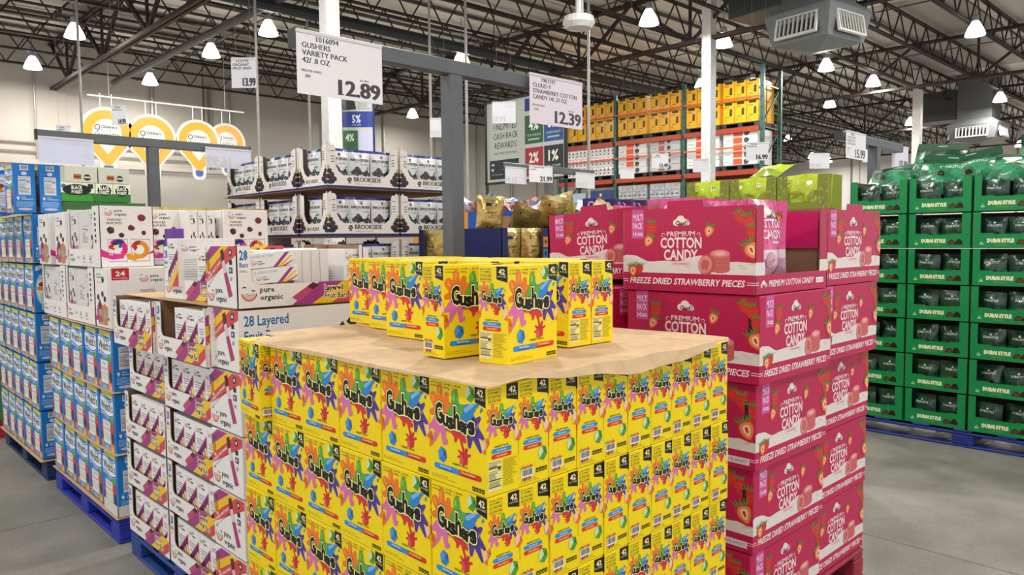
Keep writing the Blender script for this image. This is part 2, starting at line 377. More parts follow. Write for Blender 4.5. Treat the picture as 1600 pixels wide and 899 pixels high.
# --- blue fruit snack cartons
BW, BD, BH = .272, .13, .338
BLUE = '#1579c9'
def fruit_cluster(c, x, y, s):
    """mixed fruit, drawn as overlapping simple shapes"""
    c.ell(x, y+.3*s, .28*s, .3*s, '#c52f3a', 2, 12); c.ell(x-.15*s, y+.62*s, .16*s, .2*s, '#5f9a3c', 2, 8); c.ell(x+.1*s, y+.7*s, .1*s, .18*s, '#7bb14a', 3, 8)
    c.ell(x+.05*s, y-.12*s, .2*s, .26*s, '#4a2348', 3, 10); c.ell(x-.05*s, y-.5*s, .3*s, .3*s, '#e8923a', 2, 10); c.ell(x+.05*s, y-.62*s, .16*s, .14*s, '#f2b866', 3, 8)
    for i in range(5): c.ell(x-.1*s+.06*s*i, y+.25*s+.09*s*(i % 3), .018*s, .03*s, '#f4c9b0', 4, 6)
    return c
def blue_front():
    W, H = BW, BH; c = CV()
    c.rect(0, H*.9, W*.09, H*.99, '#1b2a3c', 1)
    c.poly([(W*.11, H*.99), (W*.86, H*.975), (W*.86, H*.895), (W*.11, H*.925)], '#eadc2c', 1); c.text('MADE WITH WHOLE FRUIT', W*.16, H*.945, H*.016, '#5c5410', 2, fit=W*.64)
    wv = lambda x, a: a+.03*math.sin(x*6.3+.6)
    up = [(W*(.02+.86*i/12), H*wv(i/12, .845)) for i in range(13)]; lo = [(W*(.02+.86*i/12), H*wv(i/12, .62)) for i in range(12, -1, -1)]
    c.poly(up+lo, '#f2f3f4', 1)
    for a, col in ((.59, '#f2f3f4'), (.562, '#cfe0ef'), (.872, '#f2f3f4')):
        for i in range(12): c.poly([(W*(.02+.86*i/12), H*(wv(i/12, a)-.006)), (W*(.02+.86*(i+1)/12), H*(wv((i+1)/12, a)-.006)), (W*(.02+.86*(i+1)/12), H*(wv((i+1)/12, a)+.006)), (W*(.02+.86*i/12), H*(wv(i/12, a)+.006))], col, 1)
    c.text("Welch's", W*.46, H*.665, H*.155, '#1c1b20', 3, 'c', fit=W*.78, off=.005, res=2, smear=.02)
    c.rect(W*.22, H*.5, W*.6, H*.54, '#3f7fc0', 2); c.text('MIXED FRUIT', W*.41, H*.51, H*.018, WHT, 3, 'c', fit=W*.3)
    c.rect(W*.16, H*.1, W*.66, H*.49, '#e9ebe6', 1)
    for i, t in enumerate(('Fruit', 'Snacks')): c.text(t, W*.41, H*(.41-.085*i), H*.055, '#33406b', 2, 'c', fit=W*(.27 if i == 0 else .42), sh=.15, res=2)
    for i in range(3): c.rect(W*.24, H*(.255-.045*i), W*.62, H*(.285-.045*i), '#7f8d4e', 2); c.rect(W*.26, H*(.26-.045*i), W*.6, H*(.28-.045*i), '#f0eed8', 3)
    fruit_cluster(c, W*.77, H*.27, W*.48); c.ell(W*.08, H*.33, W*.09, H*.06, '#c8404a', 1); c.ell(W*.07, H*.2, W*.1, H*.07, '#6b3b6b', 1); c.ell(W*.1, H*.08, W*.12, H*.06, '#d98f43', 1)
    c.ell(W*.4, H*.055, W*.26, H*.045, '#5a8ec2', 2); c.ell(W*.75, H*.04, W*.15, H*.04, '#c87f4c', 1); c.bars(W*.25, H*.02, W*.6, H*.08, 3, '#c8d8ea', 3)
    return c.clip(.0005, .0005, W-.0005, H-.0005)
def blue_facts():
    W, H = BD, BH; c = CV()
    barcode(c, W*.32, H*.865, W*.7, H*.965); c.ell(W*.5, H*.8, W*.13, H*.035, '#e8f1f8', 1, 14); c.text('10', W*.5, H*.788, H*.022, '#2a5f96', 2, 'c', off=.02)
    nutri(c, W*.22, H*.37, W*.78, H*.74, '#dfe4ea', 1, '#5f6a78')
    c.poly([(W*.12, H*.3), (W*.19, H*.25), (W*.26, H*.3), (W*.22, H*.33), (W*.19, H*.31), (W*.16, H*.33)], '#dcebf7', 1)
    c.text('FOOD', W*.34, H*.305, H*.02, WHT, 1, fit=W*.2, off=.02); c.text('INGREDIENTS', W*.34, H*.268, H*.02, WHT, 1, fit=W*.54, off=.02)
    c.bars(W*.1, H*.12, W*.9, H*.24, 6, '#9cc6ea', 1, .4, 6, .1); c.ell(W*.5, H*.075, W*.33, H*.025, '#d9d3e6', 1, 14); c.text('snack more', W*.5, H*.066, H*.018, '#c05080', 2, 'c', fit=W*.45)
    c.rect(W*.08, H*.35, W*.92, H*.353, '#9cc6ea', 1)
    return c
def blue_coconut():
    W, H = BD, BH; c = CV()
    c.ell(W*.5, H*.48, W*.44, H*.36, '#9cc3e2', 1, 20); c.ell(W*.5, H*.48, W*.38, H*.32, '#e8eef2', 2, 20)
    c.poly([(W*.1, H*.86), (W*.5, H*.92), (W*.9, H*.87), (W*.9, H*.95), (W*.5, H*.99), (W*.1, H*.95)], WHT, 3); c.text("Welch's", W*.5, H*.885, H*.06, '#1c1b20', 4, 'c', fit=W*.66, res=2)
    for i, t in enumerate(('Fruit', 'Snacks')): c.text(t, W*.5, H*(.76-.075*i), H*.05, '#33406b', 4, 'c', fit=W*(.34 if i == 0 else .58), sh=.15)
    c.ell(W*.4, H*.58, W*.19, H*.055, '#9c3540', 3); c.ell(W*.35, H*.5, W*.25, H*.05, '#d79a45', 3); c.ell(W*.63, H*.53, W*.17, H*.045, '#f0ede8', 4); c.ell(W*.63, H*.53, W*.1, H*.027, '#aeb7c0', 5); c.ell(W*.72, H*.64, W*.04, H*.015, '#2b2540', 4)
    c.bars(W*.28, H*.24, W*.78, H*.42, 5, '#9aa3ad', 4, .3, 7, .4); barcode(c, W*.32, H*.05, W*.72, H*.14, 3)
    return c

# --- white fruit bite cases and fruit bar trays
INK = '#24252b'
def smile(c, x, y, s, L=1):
    """winking eyes over a striped smile, then the two-line name"""
    for i, (r, col) in enumerate(((.42, '#b8322c'), (.31, '#e07a4c'), (.21, '#d9a94f'), (.12, '#8aa08a'))): c.arc(x, y, s*r, s*(.075 if i == 0 else .05), 185, 355, col, L, 9)
    c.arc(x-.28*s, y+.24*s, s*.1, s*.06, 20, 160, INK, L, 4); c.arc(x+.25*s, y+.2*s, s*.1, s*.06, 190, 330, INK, L, 4)
def pure(c, x, y, s, L=1, sm=True, col=INK):
    if sm: smile(c, x, y, s, L)
    c.text('pure', x+.62*s, y+.02*s, s*.3, col, L, fit=s*.85, off=.02, res=1); c.text('organic', x+.62*s, y-.42*s, s*.3, col, L, fit=s*1.35, off=.02, res=1)
def chunk(c, x, y, s, L=1, col='#4a1a22', seed=1, hi='#7a3038'):
    r = random.Random(seed); P = [(x+s*(.8+.35*r.random())*math.cos(a)*.6, y+s*(.8+.35*r.random())*math.sin(a)*.6) for a in [2*PI*i/7 for i in range(7)]]
    c.poly(P, col, L); c.poly([P[0], P[1], P[2], (x, y)], hi, L+1)
def bites_front(W, H):
    c = CV(); pure(c, W*.17, H*.9, W*.17)
    c.text('TWISTED', W*.13, H*.755, H*.034, '#3a3334', 1, fit=W*.28, off=.02); c.text('FRUIT BITES', W*.13, H*.7, H*.034, '#3a3334', 1, fit=W*.28, off=.02)
    for i, (x, y, s, k) in enumerate(((.78, .81, .09, '#7a1f2a'), (.2, .6, .09, '#3a1a28'), (.58, .64, .075, '#5a1a26'), (.81, .56, .06, '#5a1a26'), (.4, .52, .065, '#3a1a28'))): chunk(c, W*x, H*y, W*s*1.45, 5, k, i)
    for x0 in (.13, .55): c.poly([(W*x0, H*.46), (W*(x0+.38), H*.46), (W*(x0+.36), H*.08), (W*(x0+.03), H*.08)], '#b9b9bd', 1); c.poly([(W*(x0+.015), H*.44), (W*(x0+.365), H*.44), (W*(x0+.345), H*.1), (W*(x0+.04), H*.1)], '#eceaea', 2)
    c.arc(W*.31, H*.3, W*.14, W*.1, -60, 140, '#d61f7e', 3); c.arc(W*.34, H*.34, W*.09, W*.1, 40, 215, '#2b2a74', 4)
    c.poly([(0, H*.3), (W*.14, H*.24), (W*.32, H*.22), (W*.45, H*.25), (W*.42, H*.14), (W*.22, H*.12), (0, H*.18)], '#dc2a86', 3)
    c.arc(W*.72, H*.28, W*.14, W*.09, -120, 140, '#dc8a1e', 3); c.arc(W*.7, H*.34, W*.07, W*.08, 60, 240, '#a5282c', 4)
    c.poly([(W*.45, H*.2), (W*.6, H*.24), (W*.8, H*.16), (W*.62, H*.1), (W*.5, H*.12)], '#e0951f', 4); c.poly([(W*.85, H*.2), (W, H*.22), (W, H*.28), (W*.93, H*.24)], '#c9222f', 3)
    c.ell(W*.2, H*.33, W*.05, H*.04, '#c22a3c', 5); c.ell(W*.28, H*.33, W*.05, H*.03, '#f3e08c', 5, 8, .4); c.ell(W*.36, H*.34, W*.03, H*.03, '#2a4fa0', 5); c.ell(W*.6, H*.34, W*.035, H*.03, '#c8323c', 5)
    for x in (.16, .55): c.text('12', W*x, H*.195, H*.045, WHT, 6, off=.03)
    c.text('RASPBERRY', W*.26, H*.21, H*.015, WHT, 6, fit=W*.13); c.text('MANGO', W*.65, H*.21, H*.015, WHT, 6, fit=W*.1)
    return c.clip(.0005, .0005, W-.0005, H-.0005)
def bites_side(W, H, n=2):
    c = CV(); c.t = []
    for i in range(n):
        x = W*i/n; w = W/n
        c.rect(x+w*.9, H*.02, x+w*.93, H*.98, '#b5b0b0', 1); c.text('pure', x+w*.12, H*.88, H*.035, INK, 1, fit=w*.3, off=.02); c.text('organic', x+w*.1, H*.83, H*.035, INK, 1, fit=w*.5, off=.02)
        c.text('TWISTED', x+w*.12, H*.74, H*.02, '#5a5052', 1, fit=w*.35)
        for j, (a, b) in enumerate(((.55, .8), (.2, .5), (.5, .56), (.65, .48))): c.ell(x+w*a, H*b, w*.09, H*.055, '#3c1a22', 1, 7)
        c.poly([(x+w*.1, H*.36), (x+w*.85, H*.36), (x+w*.8, H*.04), (x+w*.15, H*.04)], '#a9a4a4', 1)
        c.arc(x+w*.3, H*.25, w*.16, w*.14, 0, 330, '#b8447e', 2, 8); c.arc(x+w*.62, H*.22, w*.16, w*.14, 0, 330, '#c08a4a', 3, 8); c.ell(x+w*.3, H*.38, w*.07, H*.09, '#33204a', 3, 7)
        c.poly([(x, H*.18), (x+w*.2, H*.2), (x+w*.2, H*.12), (x, H*.1)], '#c2286a', 2); c.poly([(x+w*.75, H*.16), (x+w*.9, H*.19), (x+w*.88, H*.12)], '#b52a34', 2)
    return c
def bites_plain(W, H, red=True):
    """upper part of the long case front: badge and name"""
    c = CV()
    if red: c.rect(W*.02, H*.8, W*.17, H, '#c4262f', 1); c.text('24', W*.095, H*.87, H*.075, WHT, 2, 'c', fit=W*.08, off=.03); c.text('POUCHES', W*.095, H*.82, H*.025, WHT, 2, 'c', fit=W*.12)
    for x in (.3, .8): pure(c, W*x, H*.83, W*.09); c.text('TWISTED', W*(x-.04), H*.58, H*.05, '#3a3334', 1, fit=W*.14); c.text('FRUIT BITES', W*(x-.04), H*.5, H*.05, '#3a3334', 1, fit=W*.17); c.bars(W*(x-.04), H*.36, W*(x+.12), H*.46, 3, '#4a5a8c', 1, .4)
    chunk(c, W*.52, H*.5, W*.035, 1); c.rect(W*.57, H*.87, W*.62, H*.99, '#c4262f', 1); c.text('24', W*.595, H*.91, H*.04, WHT, 2, 'c', fit=W*.03)
    return c
TW_, TD_, TH_ = .575, .3, .245
def bars_box_front(w, h, full=True):
    """one fruit bar box: name over a staircase of bars and diagonal stripes"""
    c = CV()
    c.poly([(0, h*.3), (w, h*.8), (w, h*.5), (0, h*.05)], '#a83a86', 1); c.poly([(0, h*.1), (w, h*.56), (w, h*.3), (w*.3, 0), (0, 0)], '#f2c61c', 2); c.poly([(w*.35, 0), (w, h*.34), (w, 0)], '#d8474a', 3)
    for i in range(5):
        x = w*(.06+.18*i); y = h*(.2+.085*i)
        c.poly([(x, y), (x+w*.1, y+h*.04), (x+w*.13, y-h*.16), (x+w*.03, y-h*.2)], '#eee8e2', 4); c.poly([(x-w*.02, y+h*.1), (x+w*.08, y+h*.15), (x+w*.11, y+h*.02), (x, y-h*.03)], '#5a1e2c', 5)
        c.poly([(x+w*.02, y-h*.06), (x+w*.05, y-h*.05), (x+w*.06, y-h*.16), (x+w*.03, y-h*.18)], ('#d23c34', '#a83a86', '#f2c61c')[i % 3], 5)
    pure(c, w*.2, h*.86, w*.26, 4)
    c.bars(w*.12, h*.56, w*.72, h*.7, 3, '#8b8484', 1, .4, 8, .2); c.bars(w*.12, h*.47, w*.5, h*.53, 2, '#5b87ae', 1, .4, 9, .2)
    return c.clip(.0005, .0005, w-.0005, h-.0005)
def stripes_band(c, W, H, x0, x1, y0, y1):
    """diagonal magenta, yellow and red stripes across the band"""
    h = y1-y0; s = (x1-x0)
    for k, col in ((0, '#a43a86'), (1, '#f2c418'), (2, '#d34a4c')): a = x0+s*.25*k; c.poly([(a, y0), (a+s*.24, y0), (a+s*.24+h*1.1, y1), (a+h*1.1, y1)], col, 1)
def tray_front():
    W, H = TW_, TH_; c = CV(); y1 = H*.37
    pure(c, W*.085, H*.24, W*.125)
    c.poly([(W*.4, 0), (W*.56, 0), (W*.82, y1), (W*.62, y1)], '#a43a86', 1); c.poly([(W*.56, 0), (W*.72, 0), (W*.985, H*.34), (W*.985, y1), (W*.82, y1)], '#f2c418', 1); c.poly([(W*.72, 0), (W*.87, 0), (W*.985, H*.15), (W*.985, H*.34)], '#d34a4c', 1)
    c.poly([(W*.4, H*.13), (W*.45, H*.05), (W*.6, H*.27), (W*.55, H*.34)], '#c04a72', 2); c.poly([(W*.52, H*.3), (W*.57, H*.24), (W*.62, H*.32), (W*.57, H*.37)], '#5a1e2c', 3); c.poly([(W*.34, H*.05), (W*.38, 0), (W*.44, H*.07), (W*.4, H*.13)], '#e5e0dc', 2)
    for off, col, L in ((.1, '#fff3c8', 3), (.02, BLK, 4)): c.text('Layered', W*.74, H*.22, H*.095, col, L, 'c', sx=.85, off=off); c.text('Fruit Bars', W*.76, H*.08, H*.095, col, L, 'c', sx=.85, off=off)
    return c.clip(0, 0, W, y1+.003)
def tray_upper_right(c, W, H):
    c.bars(W*.84, H*.78, W*.93, H*.92, 3, INK, 1, .5); c.ell(W*.93, H*.62, W*.015, W*.015, INK, 1, 8)
def pineapple(c, x, y, s):
    c.ell(x, y, .3*s, .6*s, '#a8622a', 3, 10); c.ell(x-.05*s, y, .18*s, .5*s, '#c98a3a', 4, 8)
    for a in (-.5, -.2, .1, .4): c.poly([(x-.1*s, y+.5*s), (x+.1*s, y+.5*s), (x+a*s, y+1.15*s)], '#3f6a35', 4)
    c.ell(x+.2*s, y-.6*s, .22*s, .16*s, '#efd795', 4, 8)
def tray_end():
    W, H = TD_, TH_; c = CV()
    c.poly([(0, H*.86), (0, H*.69), (W*.53, H), (W*.2, H)], '#a43a86', 1); c.poly([(0, H*.69), (0, H*.52), (W*.76, H), (W*.53, H)], '#f2c418', 1); c.poly([(0, H*.52), (0, H*.37), (W, H*.86), (W, H), (W*.76, H)], '#d34a4c', 1)
    pineapple(c, W*.09, H*.67, W*.16)
    c.text('LAYERED FRUIT BARS', W*.035, H*.385, H*.045, WHT, 3, fit=W*.56, rot=.54, off=.02)
    c.text('Variety pack made with real fruit', W*.08, H*.33, H*.018, INK, 3, fit=W*.52, rot=.54, off=.02)
    pure(c, W*.16, H*.22, W*.26, 2)
    c.poly([(W*.5, H*.92), (W*.6, H*.96), (W*.64, H*.8), (W*.55, H*.74)], '#5a1e2c', 4); c.poly([(W*.55, H*.74), (W*.63, H*.78), (W*.7, H*.58), (W*.6, H*.55)], '#d8d0d0', 4); c.poly([(W*.6, H*.55), (W*.7, H*.58), (W*.86, H*.2), (W*.74, H*.16)], '#b03a70', 4)
    c.ell(W*.82, H*.9, W*.05, W*.05, INK, 3, 10); c.ell(W*.82, H*.9, W*.025, W*.025, WHT, 4, 8)
    c.rect(W*.78, H*.7, W*.87, H*.78, INK, 2); c.rect(W*.77, H*.56, W*.88, H*.66, '#55555c', 2); c.rect(W*.795, H*.59, W*.83, H*.63, WHT, 3); c.rect(W*.8, H*.44, W*.86, H*.5, '#9a9aa0', 2)
    return c.clip(0, 0, W, H)

# --- pink cotton candy cases
PINK, PINK2 = '#bd1550', '#d3236c'
def berry(c, x, y, s, L=3, cut=False, rot=0):
    P = catmull([(0, -.55), (.4, -.1), (.42, .3), (.1, .42), (-.25, .4), (-.42, .15), (-.35, -.2)], 3); k, q = math.cos(rot), math.sin(rot)
    T = lambda P: [(x+s*(a*k-b*q), y+s*(a*q+b*k)) for a, b in P]
    c.poly(T(P), '#d2302c', L)
    if cut:
        c.poly(T([(a*.75, b*.75) for a, b in P]), '#ee8a5c', L+1); c.poly(T([(a*.4, b*.5) for a, b in P]), '#f6d9a8', L+2); c.poly(T([(a*.16, b*.3) for a, b in P]), '#d2302c', L+3)
    else:
        for i in range(8): c.t.append((T([(-.25+.16*(i % 4)+.02, -.2+.22*(i//4)), (-.22+.16*(i % 4)+.02, -.2+.22*(i//4)), (-.235+.16*(i % 4)+.02, -.14+.22*(i//4))]), [(0, 1, 2)], lin('#f0b070'), L+1))
    for a in (-.5, -.25, 0, .25, .45): c.poly(T([(a*.5-.06, .36), (a*.5+.1, .36), (a*1.0, .68)]), '#5c8a3a', L+2)
def cloud_logo(c, x, y, s, L=2):
    for a, b, r in ((-.3, -.02, .2), (-.05, .12, .26), (.2, .0, .2), (.36, -.05, .14)): c.ell(x+a*s, y+b*s, r*s, r*.85*s, '#f4e4dc', L, 10)
    c.text('Cloud', x-.06*s, y-.14*s, s*.2, '#3a1a28', L+1, 'c', fit=s*.62, off=.04, sh=.15); c.text('9', x+.36*s, y-.14*s, s*.28, '#3a1a28', L+1, 'c', off=.03, sh=.1); c.text('9', x+.36*s, y-.14*s, s*.28, '#f4e4dc', L+2, 'c', sx=.9, off=-.005, sh=.1)
def ridge(c, W, H, y0, y1, seed=2, col='#e6ddd6', L=1):
    r = random.Random(seed); n = 34; P = [(0, y0)]; P0 = []
    for i in range(n+1):
        x = i/n; P0.append((W*x, y1+H*(.035*math.sin(x*11+1)+.02*math.sin(x*23)+.012*r.random())))
    c.poly([(0, y0), (W, y0)]+P0[::-1], col, L)
    for i in range(10): a = r.random(); c.ell(W*a, y0+(y1-y0)*r.random()*.6+.01, W*.03, H*.012, '#d8cdc8', L+1, 6)
CW_, CD_, CH_ = .6, .595, .327
def candy_front(W=CW_, H=CH_, band='FREEZE DRIED STRAWBERRY PIECES'):
    c = CV(); ridge(c, W, H, H*.22, H*.38)
    c.rect(W*.075, H*.64, W*.175, H, '#d0509c', 1)
    c.text('MULTI', W*.083, H*.865, H*.075, '#f4d9e2', 2, fit=W*.083, off=.02); c.text('PACK', W*.083, H*.76, H*.075, '#f4d9e2', 2, fit=W*.083, off=.02); c.text('14', W*.085, H*.67, H*.055, '#f4d9e2', 2, fit=W*.03, off=.02); c.bars(W*.122, H*.675, W*.168, H*.72, 2, '#f4d9e2', 2, .6, 1, .1)
    berry(c, W*.24, H*.77, W*.1); berry(c, W*.215, H*.61, W*.095, 4, True, -.5); berry(c, W*.68, H*.72, W*.09, 3, True, -.3)
    berry(c, W*.9, H*.87, W*.09, 3, False, .5); berry(c, W*.95, H*.82, W*.1, 4, False, .2); berry(c, W*.99, H*.68, W*.11, 3); berry(c, W*.975, H*.5, W*.13, 5, True, .5)
    cloud_logo(c, W*.475, H*.83, W*.13)
    c.text('PREMIUM', W*.47, H*.665, H*.055, '#f4dfe0', 2, 'c', fit=W*.215, off=.02); c.arc(W*.335, H*.68, W*.012, W*.004, 0, 250, '#f4dfe0', 2, 6); c.arc(W*.605, H*.68, W*.012, W*.004, -70, 180, '#f4dfe0', 2, 6)
    c.text('COTTON', W*.47, H*.525, H*.12, '#f6e3e0', 2, 'c', fit=W*.315, off=.03, res=2); c.text('CANDY', W*.47, H*.38, H*.12, '#f6e3e0', 2, 'c', fit=W*.26, off=.03, res=2)
    c.rect(W*.395, H*.315, W*.55, H*.355, '#f0c9d2', 2); c.text('STRAWBERRY', W*.472, H*.323, H*.022, PINK, 3, 'c', fit=W*.13)
    # pink candy pucks
    c.rect(W*.69, H*.27, W*.83, H*.45, '#cf6468', 3); c.ell(W*.76, H*.46, W*.07, H*.045, '#dd8480', 4, 14); c.ell(W*.76, H*.46, W*.045, H*.026, '#f0b0a4', 5, 12); c.ell(W*.76, H*.275, W*.07, H*.04, '#cf6468', 3, 14)
    for j in range(3): c.rect(W*.7, H*(.3+.045*j), W*.82, H*(.305+.045*j), '#b64e58', 4)
    c.ell(W*.665, H*.33, W*.06, H*.125, '#c4545c', 5, 16, -.35); c.ell(W*.655, H*.33, W*.05, H*.105, '#e08a80', 6, 16, -.35); c.ell(W*.655, H*.33, W*.028, H*.06, '#cc5a60', 7, 12, -.35)
    for a, b in ((.64, .38), (.68, .36), (.635, .29), (.67, .27)): c.ell(W*a, H*b, W*.004, H*.008, '#5a1a2a', 8, 6)
    berry(c, W*.085, H*.24, W*.09, 4, True, .2); berry(c, W*.135, H*.26, W*.075, 3, False, -.2)
    for y in (.13, .105): c.rect(0, H*y, W*.045, H*(y+.008), '#f0d2da', 1); c.rect(W*.945, H*y, W, H*(y+.008), '#f0d2da', 1)
    c.text(band, W*.06, H*.085, H*.072, '#f6e6e8', 2, fit=W*.87, off=.025, sh=.2, res=2)
    return c.clip(0, 0, W, H)
def candy_end(W=CD_, H=CH_):
    c = CV(); ridge(c, W, H, H*.22, H*.36, 5); berry(c, W*.84, H*.86, W*.09); berry(c, W*.9, H*.8, W*.1, 4); berry(c, W*.96, H*.68, W*.12, 3); berry(c, W*.94, H*.47, W*.15, 5, True, .4)
    c.text('PREMIUM COTTON CANDY', W*.05, H*.07, H*.075, '#f6e6e8', 2, fit=W*.66, off=.025, sh=.2)
    for y in (.13, .105): c.rect(W*.73, H*y, W, H*(y+.008), '#f0d2da', 1)
    c.rect(W*.77, H*.06, W*.96, H*.14, '#e4d6dc', 2); c.text('Best By: JAN2027', W*.785, H*.085, H*.035, '#2a2226', 3, fit=W*.16)
    return c.clip(0, 0, W, H)
def candy_lip(W=CW_, H=CH_):
    c = CV(); c.rect(0, H*.215, W*.12, H*.36, '#e6ddd6', 1); c.rect(W*.88, H*.215, W, H*.36, '#e6ddd6', 1)
    cloud_logo(c, W*.11, H*.105, W*.085); c.text('PREMIUM COTTON CANDY', W*.17, H*.08, H*.07, '#f6e6e8', 2, fit=W*.62, off=.025, sh=.2)
    c.rect(W*.83, H*.075, W*.94, H*.14, WHT, 2); c.text('JAN 2027', W*.84, H*.09, H*.03, '#2a2226', 3, fit=W*.09)
    for y in (.13, .105): c.rect(0, H*y, W*.05, H*(y+.008), '#f0d2da', 1)
    return c

# --- green chocolate trays
GRN = '#0d8a4a'
EW_, ED_, EH_ = .455, .36, .278
def crown(c, x, y, s, col, L=1):
    c.poly([(x-s*.5, y), (x+s*.5, y), (x+s*.42, y+s*.35), (x-s*.42, y+s*.35)], col, L); c.poly([(x-s*.55, y+s*.4), (x+s*.55, y+s*.4), (x+s*.3, y+s*.62), (x, y+s*.55), (x-s*.3, y+s*.62)], col, L); c.ell(x, y+s*.85, s*.16, s*.14, col, L, 7)
def choc(c, x, y, s, L=1):
    c.poly([(x-s, y)]+[(x-s*.45-s*.55*math.cos(a), y+s*.75*math.sin(a)) for a in [PI*i/8 for i in range(1, 8)]]+[(x+s*.1, y)], '#4a2c1c', L); c.poly([(x, y)]+[(x+s*.5-s*.5*math.cos(a), y+s*.85*math.sin(a)) for a in [PI*i/8 for i in range(1, 8)]]+[(x+s, y)], '#2c1813', L+1)
    c.ell(x-s*.45, y+s*.3, s*.35, s*.22, '#5f3f2a', L+2, 9)
def green_front():
    W, H = EW_, EH_; c = CV(); crown(c, W*.14, H*.1, W*.06, '#9fd0ad')
    c.text('DUBAI STYLE', W*.22, H*.165, H*.095, '#ecebc4', 1, fit=W*.39, off=.07, smear=.03); c.text('Chocolate', W*.42, H*.075, H*.06, '#8f9a3c', 1, 'c', fit=W*.19, sh=.4); choc(c, W*.76, H*.1, W*.12)
    c.rect(W*.04, H*.385, W*.96, H*.39, '#0a6f3a', 1)
    return c

# --- white and navy chocolate trays with pouches
NW, ND, NH = .575, .38, .3
def tree(c, x, y, s, col, L=1):
    c.ell(x, y+.15*s, .5*s, .42*s, col, L, 12); c.ell(x-.1*s, y+.2*s, .15*s, .1*s, WHT, L+1, 6); c.ell(x+.2*s, y+.05*s, .12*s, .08*s, WHT, L+1, 6); c.rect(x-.06*s, y-.5*s, x+.06*s, y, col, L); c.ell(x, y-.42*s, .35*s, .1*s, col, L, 8)
def navy_front():
    W, H = NW, NH; c = CV(); tree(c, W*.3, H*.17, W*.065, '#2a2220'); c.text('BROOKSIDE', W*.36, H*.15, H*.105, '#2a2220', 1, fit=W*.38, off=.0, smear=.05, res=2); c.text('DARK CHOCOLATE', W*.37, H*.085, H*.03, '#4a4240', 1, fit=W*.24)
    c.rect(0, 0, W, H*.05, '#1f2a66', 1)
    for x, sg in ((.0, 1), (1, -1)):
        q = lambda a: W*(x+sg*a)
        [chunk(c, q(a), H*b, W*d, 2, k, int(b*99), '#46322d') for a, b, d, k in ((.03, .36, .05, '#2b1c1a'), (.06, .28, .06, '#33211e'), (.02, .24, .06, '#2b1c1a'), (.1, .19, .055, '#3a2623'), (.055, .17, .06, '#241615'))]; c.ell(q(.04), H*.12, W*.06, H*.05, '#1c2438', 3, 10); c.ell(q(.02), H*.45, W*.015, H*.04, '#a4b43a', 2, 8); c.ell(q(.055), H*.32, W*.01, H*.1, '#4a3430', 3, 7)
    c.arc(W*.03, H*.8, W*.014, W*.003, 0, 360, '#55504c', 1, 8)
    return c.clip(0, 0, W, H)
def navy_side():
    W, H = ND, NH; c = CV(); c.text('BROOKSIDE', W*.26, H*.12, H*.08, '#2a2220', 1, fit=W*.42, smear=.05); tree(c, W*.18, H*.15, W*.07, '#2a2220'); c.rect(0, 0, W, H*.05, '#1f2a66', 1)
    for x, sg in ((0, 1), (1, -1)):
        q = lambda a: W*(x+sg*a); [chunk(c, q(a), H*b, W*d, 2, k, int(b*99), '#46322d') for a, b, d, k in ((.05, .36, .08, '#2b1c1a'), (.09, .28, .09, '#33211e'), (.04, .24, .09, '#2b1c1a'), (.15, .19, .08, '#3a2623'), (.08, .17, .09, '#241615'))]; c.ell(q(.05), H*.12, W*.08, H*.05, '#24304c', 3, 10); c.ell(q(.04), H*.46, W*.02, H*.04, '#a4b43a', 2, 8)
    c.bars(W*.84, H*.6, W*.93, H*.82, 5, '#5a5552', 1, .4)
    return c.clip(0, 0, W, H)
# ---------------------------------------------------------------- builders of things (front faces local -y, base at z 0)
F_FRONT = snack_front(); F_SIDE_B = snack_side('b'); F_SIDE_N = snack_side('n')
TOPC = CV(); TOPC.rect(.02, GD*.2, GW-.02, GD*.8, '#e9cf10', 1); TOPC.text('Gushers', GW/2, GD*.4, .02, BLK, 2, 'c', off=.03)
def mk_snack():
    b = MB(); b.cbox(-GW/2, -GD/2, 0, GW/2, GD/2, GH, YEL, .0012)
    b.faces(GW, GD, GH, f=F_FRONT, b=F_FRONT, r=F_SIDE_B, l=F_SIDE_N, t=TOPC)
    return b.build('fruit_snack_box')
BF, BFA, BCO = blue_front(), blue_facts(), blue_coconut()
def mk_blue():
    b = MB(); b.cbox(-BW/2, -BD/2, 0, BW/2, BD/2, BH, BLUE, .002)
    b.faces(BW, BD, BH, f=BF, b=BF, r=BFA, l=BCO)
    return b.build('fruit_snack_carton')

def window(W, H, xl, xr, zb, r=.03, notch=0):
    """outline of a card side with an opening cut down from its top edge"""
    P = [(0, 0), (W, 0), (W, H), (xr, H), (xr, zb+r)]
    P += [(xr-r+r*math.cos(a), zb+r-r*math.sin(a)) for a in (PI/6, PI/3, PI/2)]
    P += [(xl+r-r*math.sin(a), zb+r-r*math.cos(a)) for a in (0, PI/6, PI/3)]
    P += [(xl, zb+r), (xl, H), (0, H)]
    return P
def case(b, W, D, H, col, inn, front=None, back=None, left=None, right=None, t=.004, m=None):
    """open-topped card case from four walls and a floor; each wall may be an outline"""
    R = [(0, 0), (1, 0), (1, 1), (0, 1)]
    full = lambda w: [(0, 0), (w, 0), (w, H), (0, H)]
    b.panel(front or full(W), (-W/2, -D/2, 0), (1, 0, 0), (0, 0, 1), t, col, inn, inn, mb='kraft_card')
    b.panel(back or full(W), (W/2, D/2, 0), (-1, 0, 0), (0, 0, 1), t, col, inn, inn, mb='kraft_card')
    b.panel(right or full(D), (W/2, -D/2, 0), (0, 1, 0), (0, 0, 1), t, col, inn, inn, mb='kraft_card')
    b.panel(left or full(D), (-W/2, D/2, 0), (0, -1, 0), (0, 0, 1), t, col, inn, inn, mb='kraft_card')
    b.box(-W/2+t, -D/2+t, .001, W/2-t, D/2-t, .004, inn, 'kraft_card')
    return b
WCARD, KRAFT = '#eeeae6', '#8f6f52'
TFR, TEN = tray_front(), tray_end()
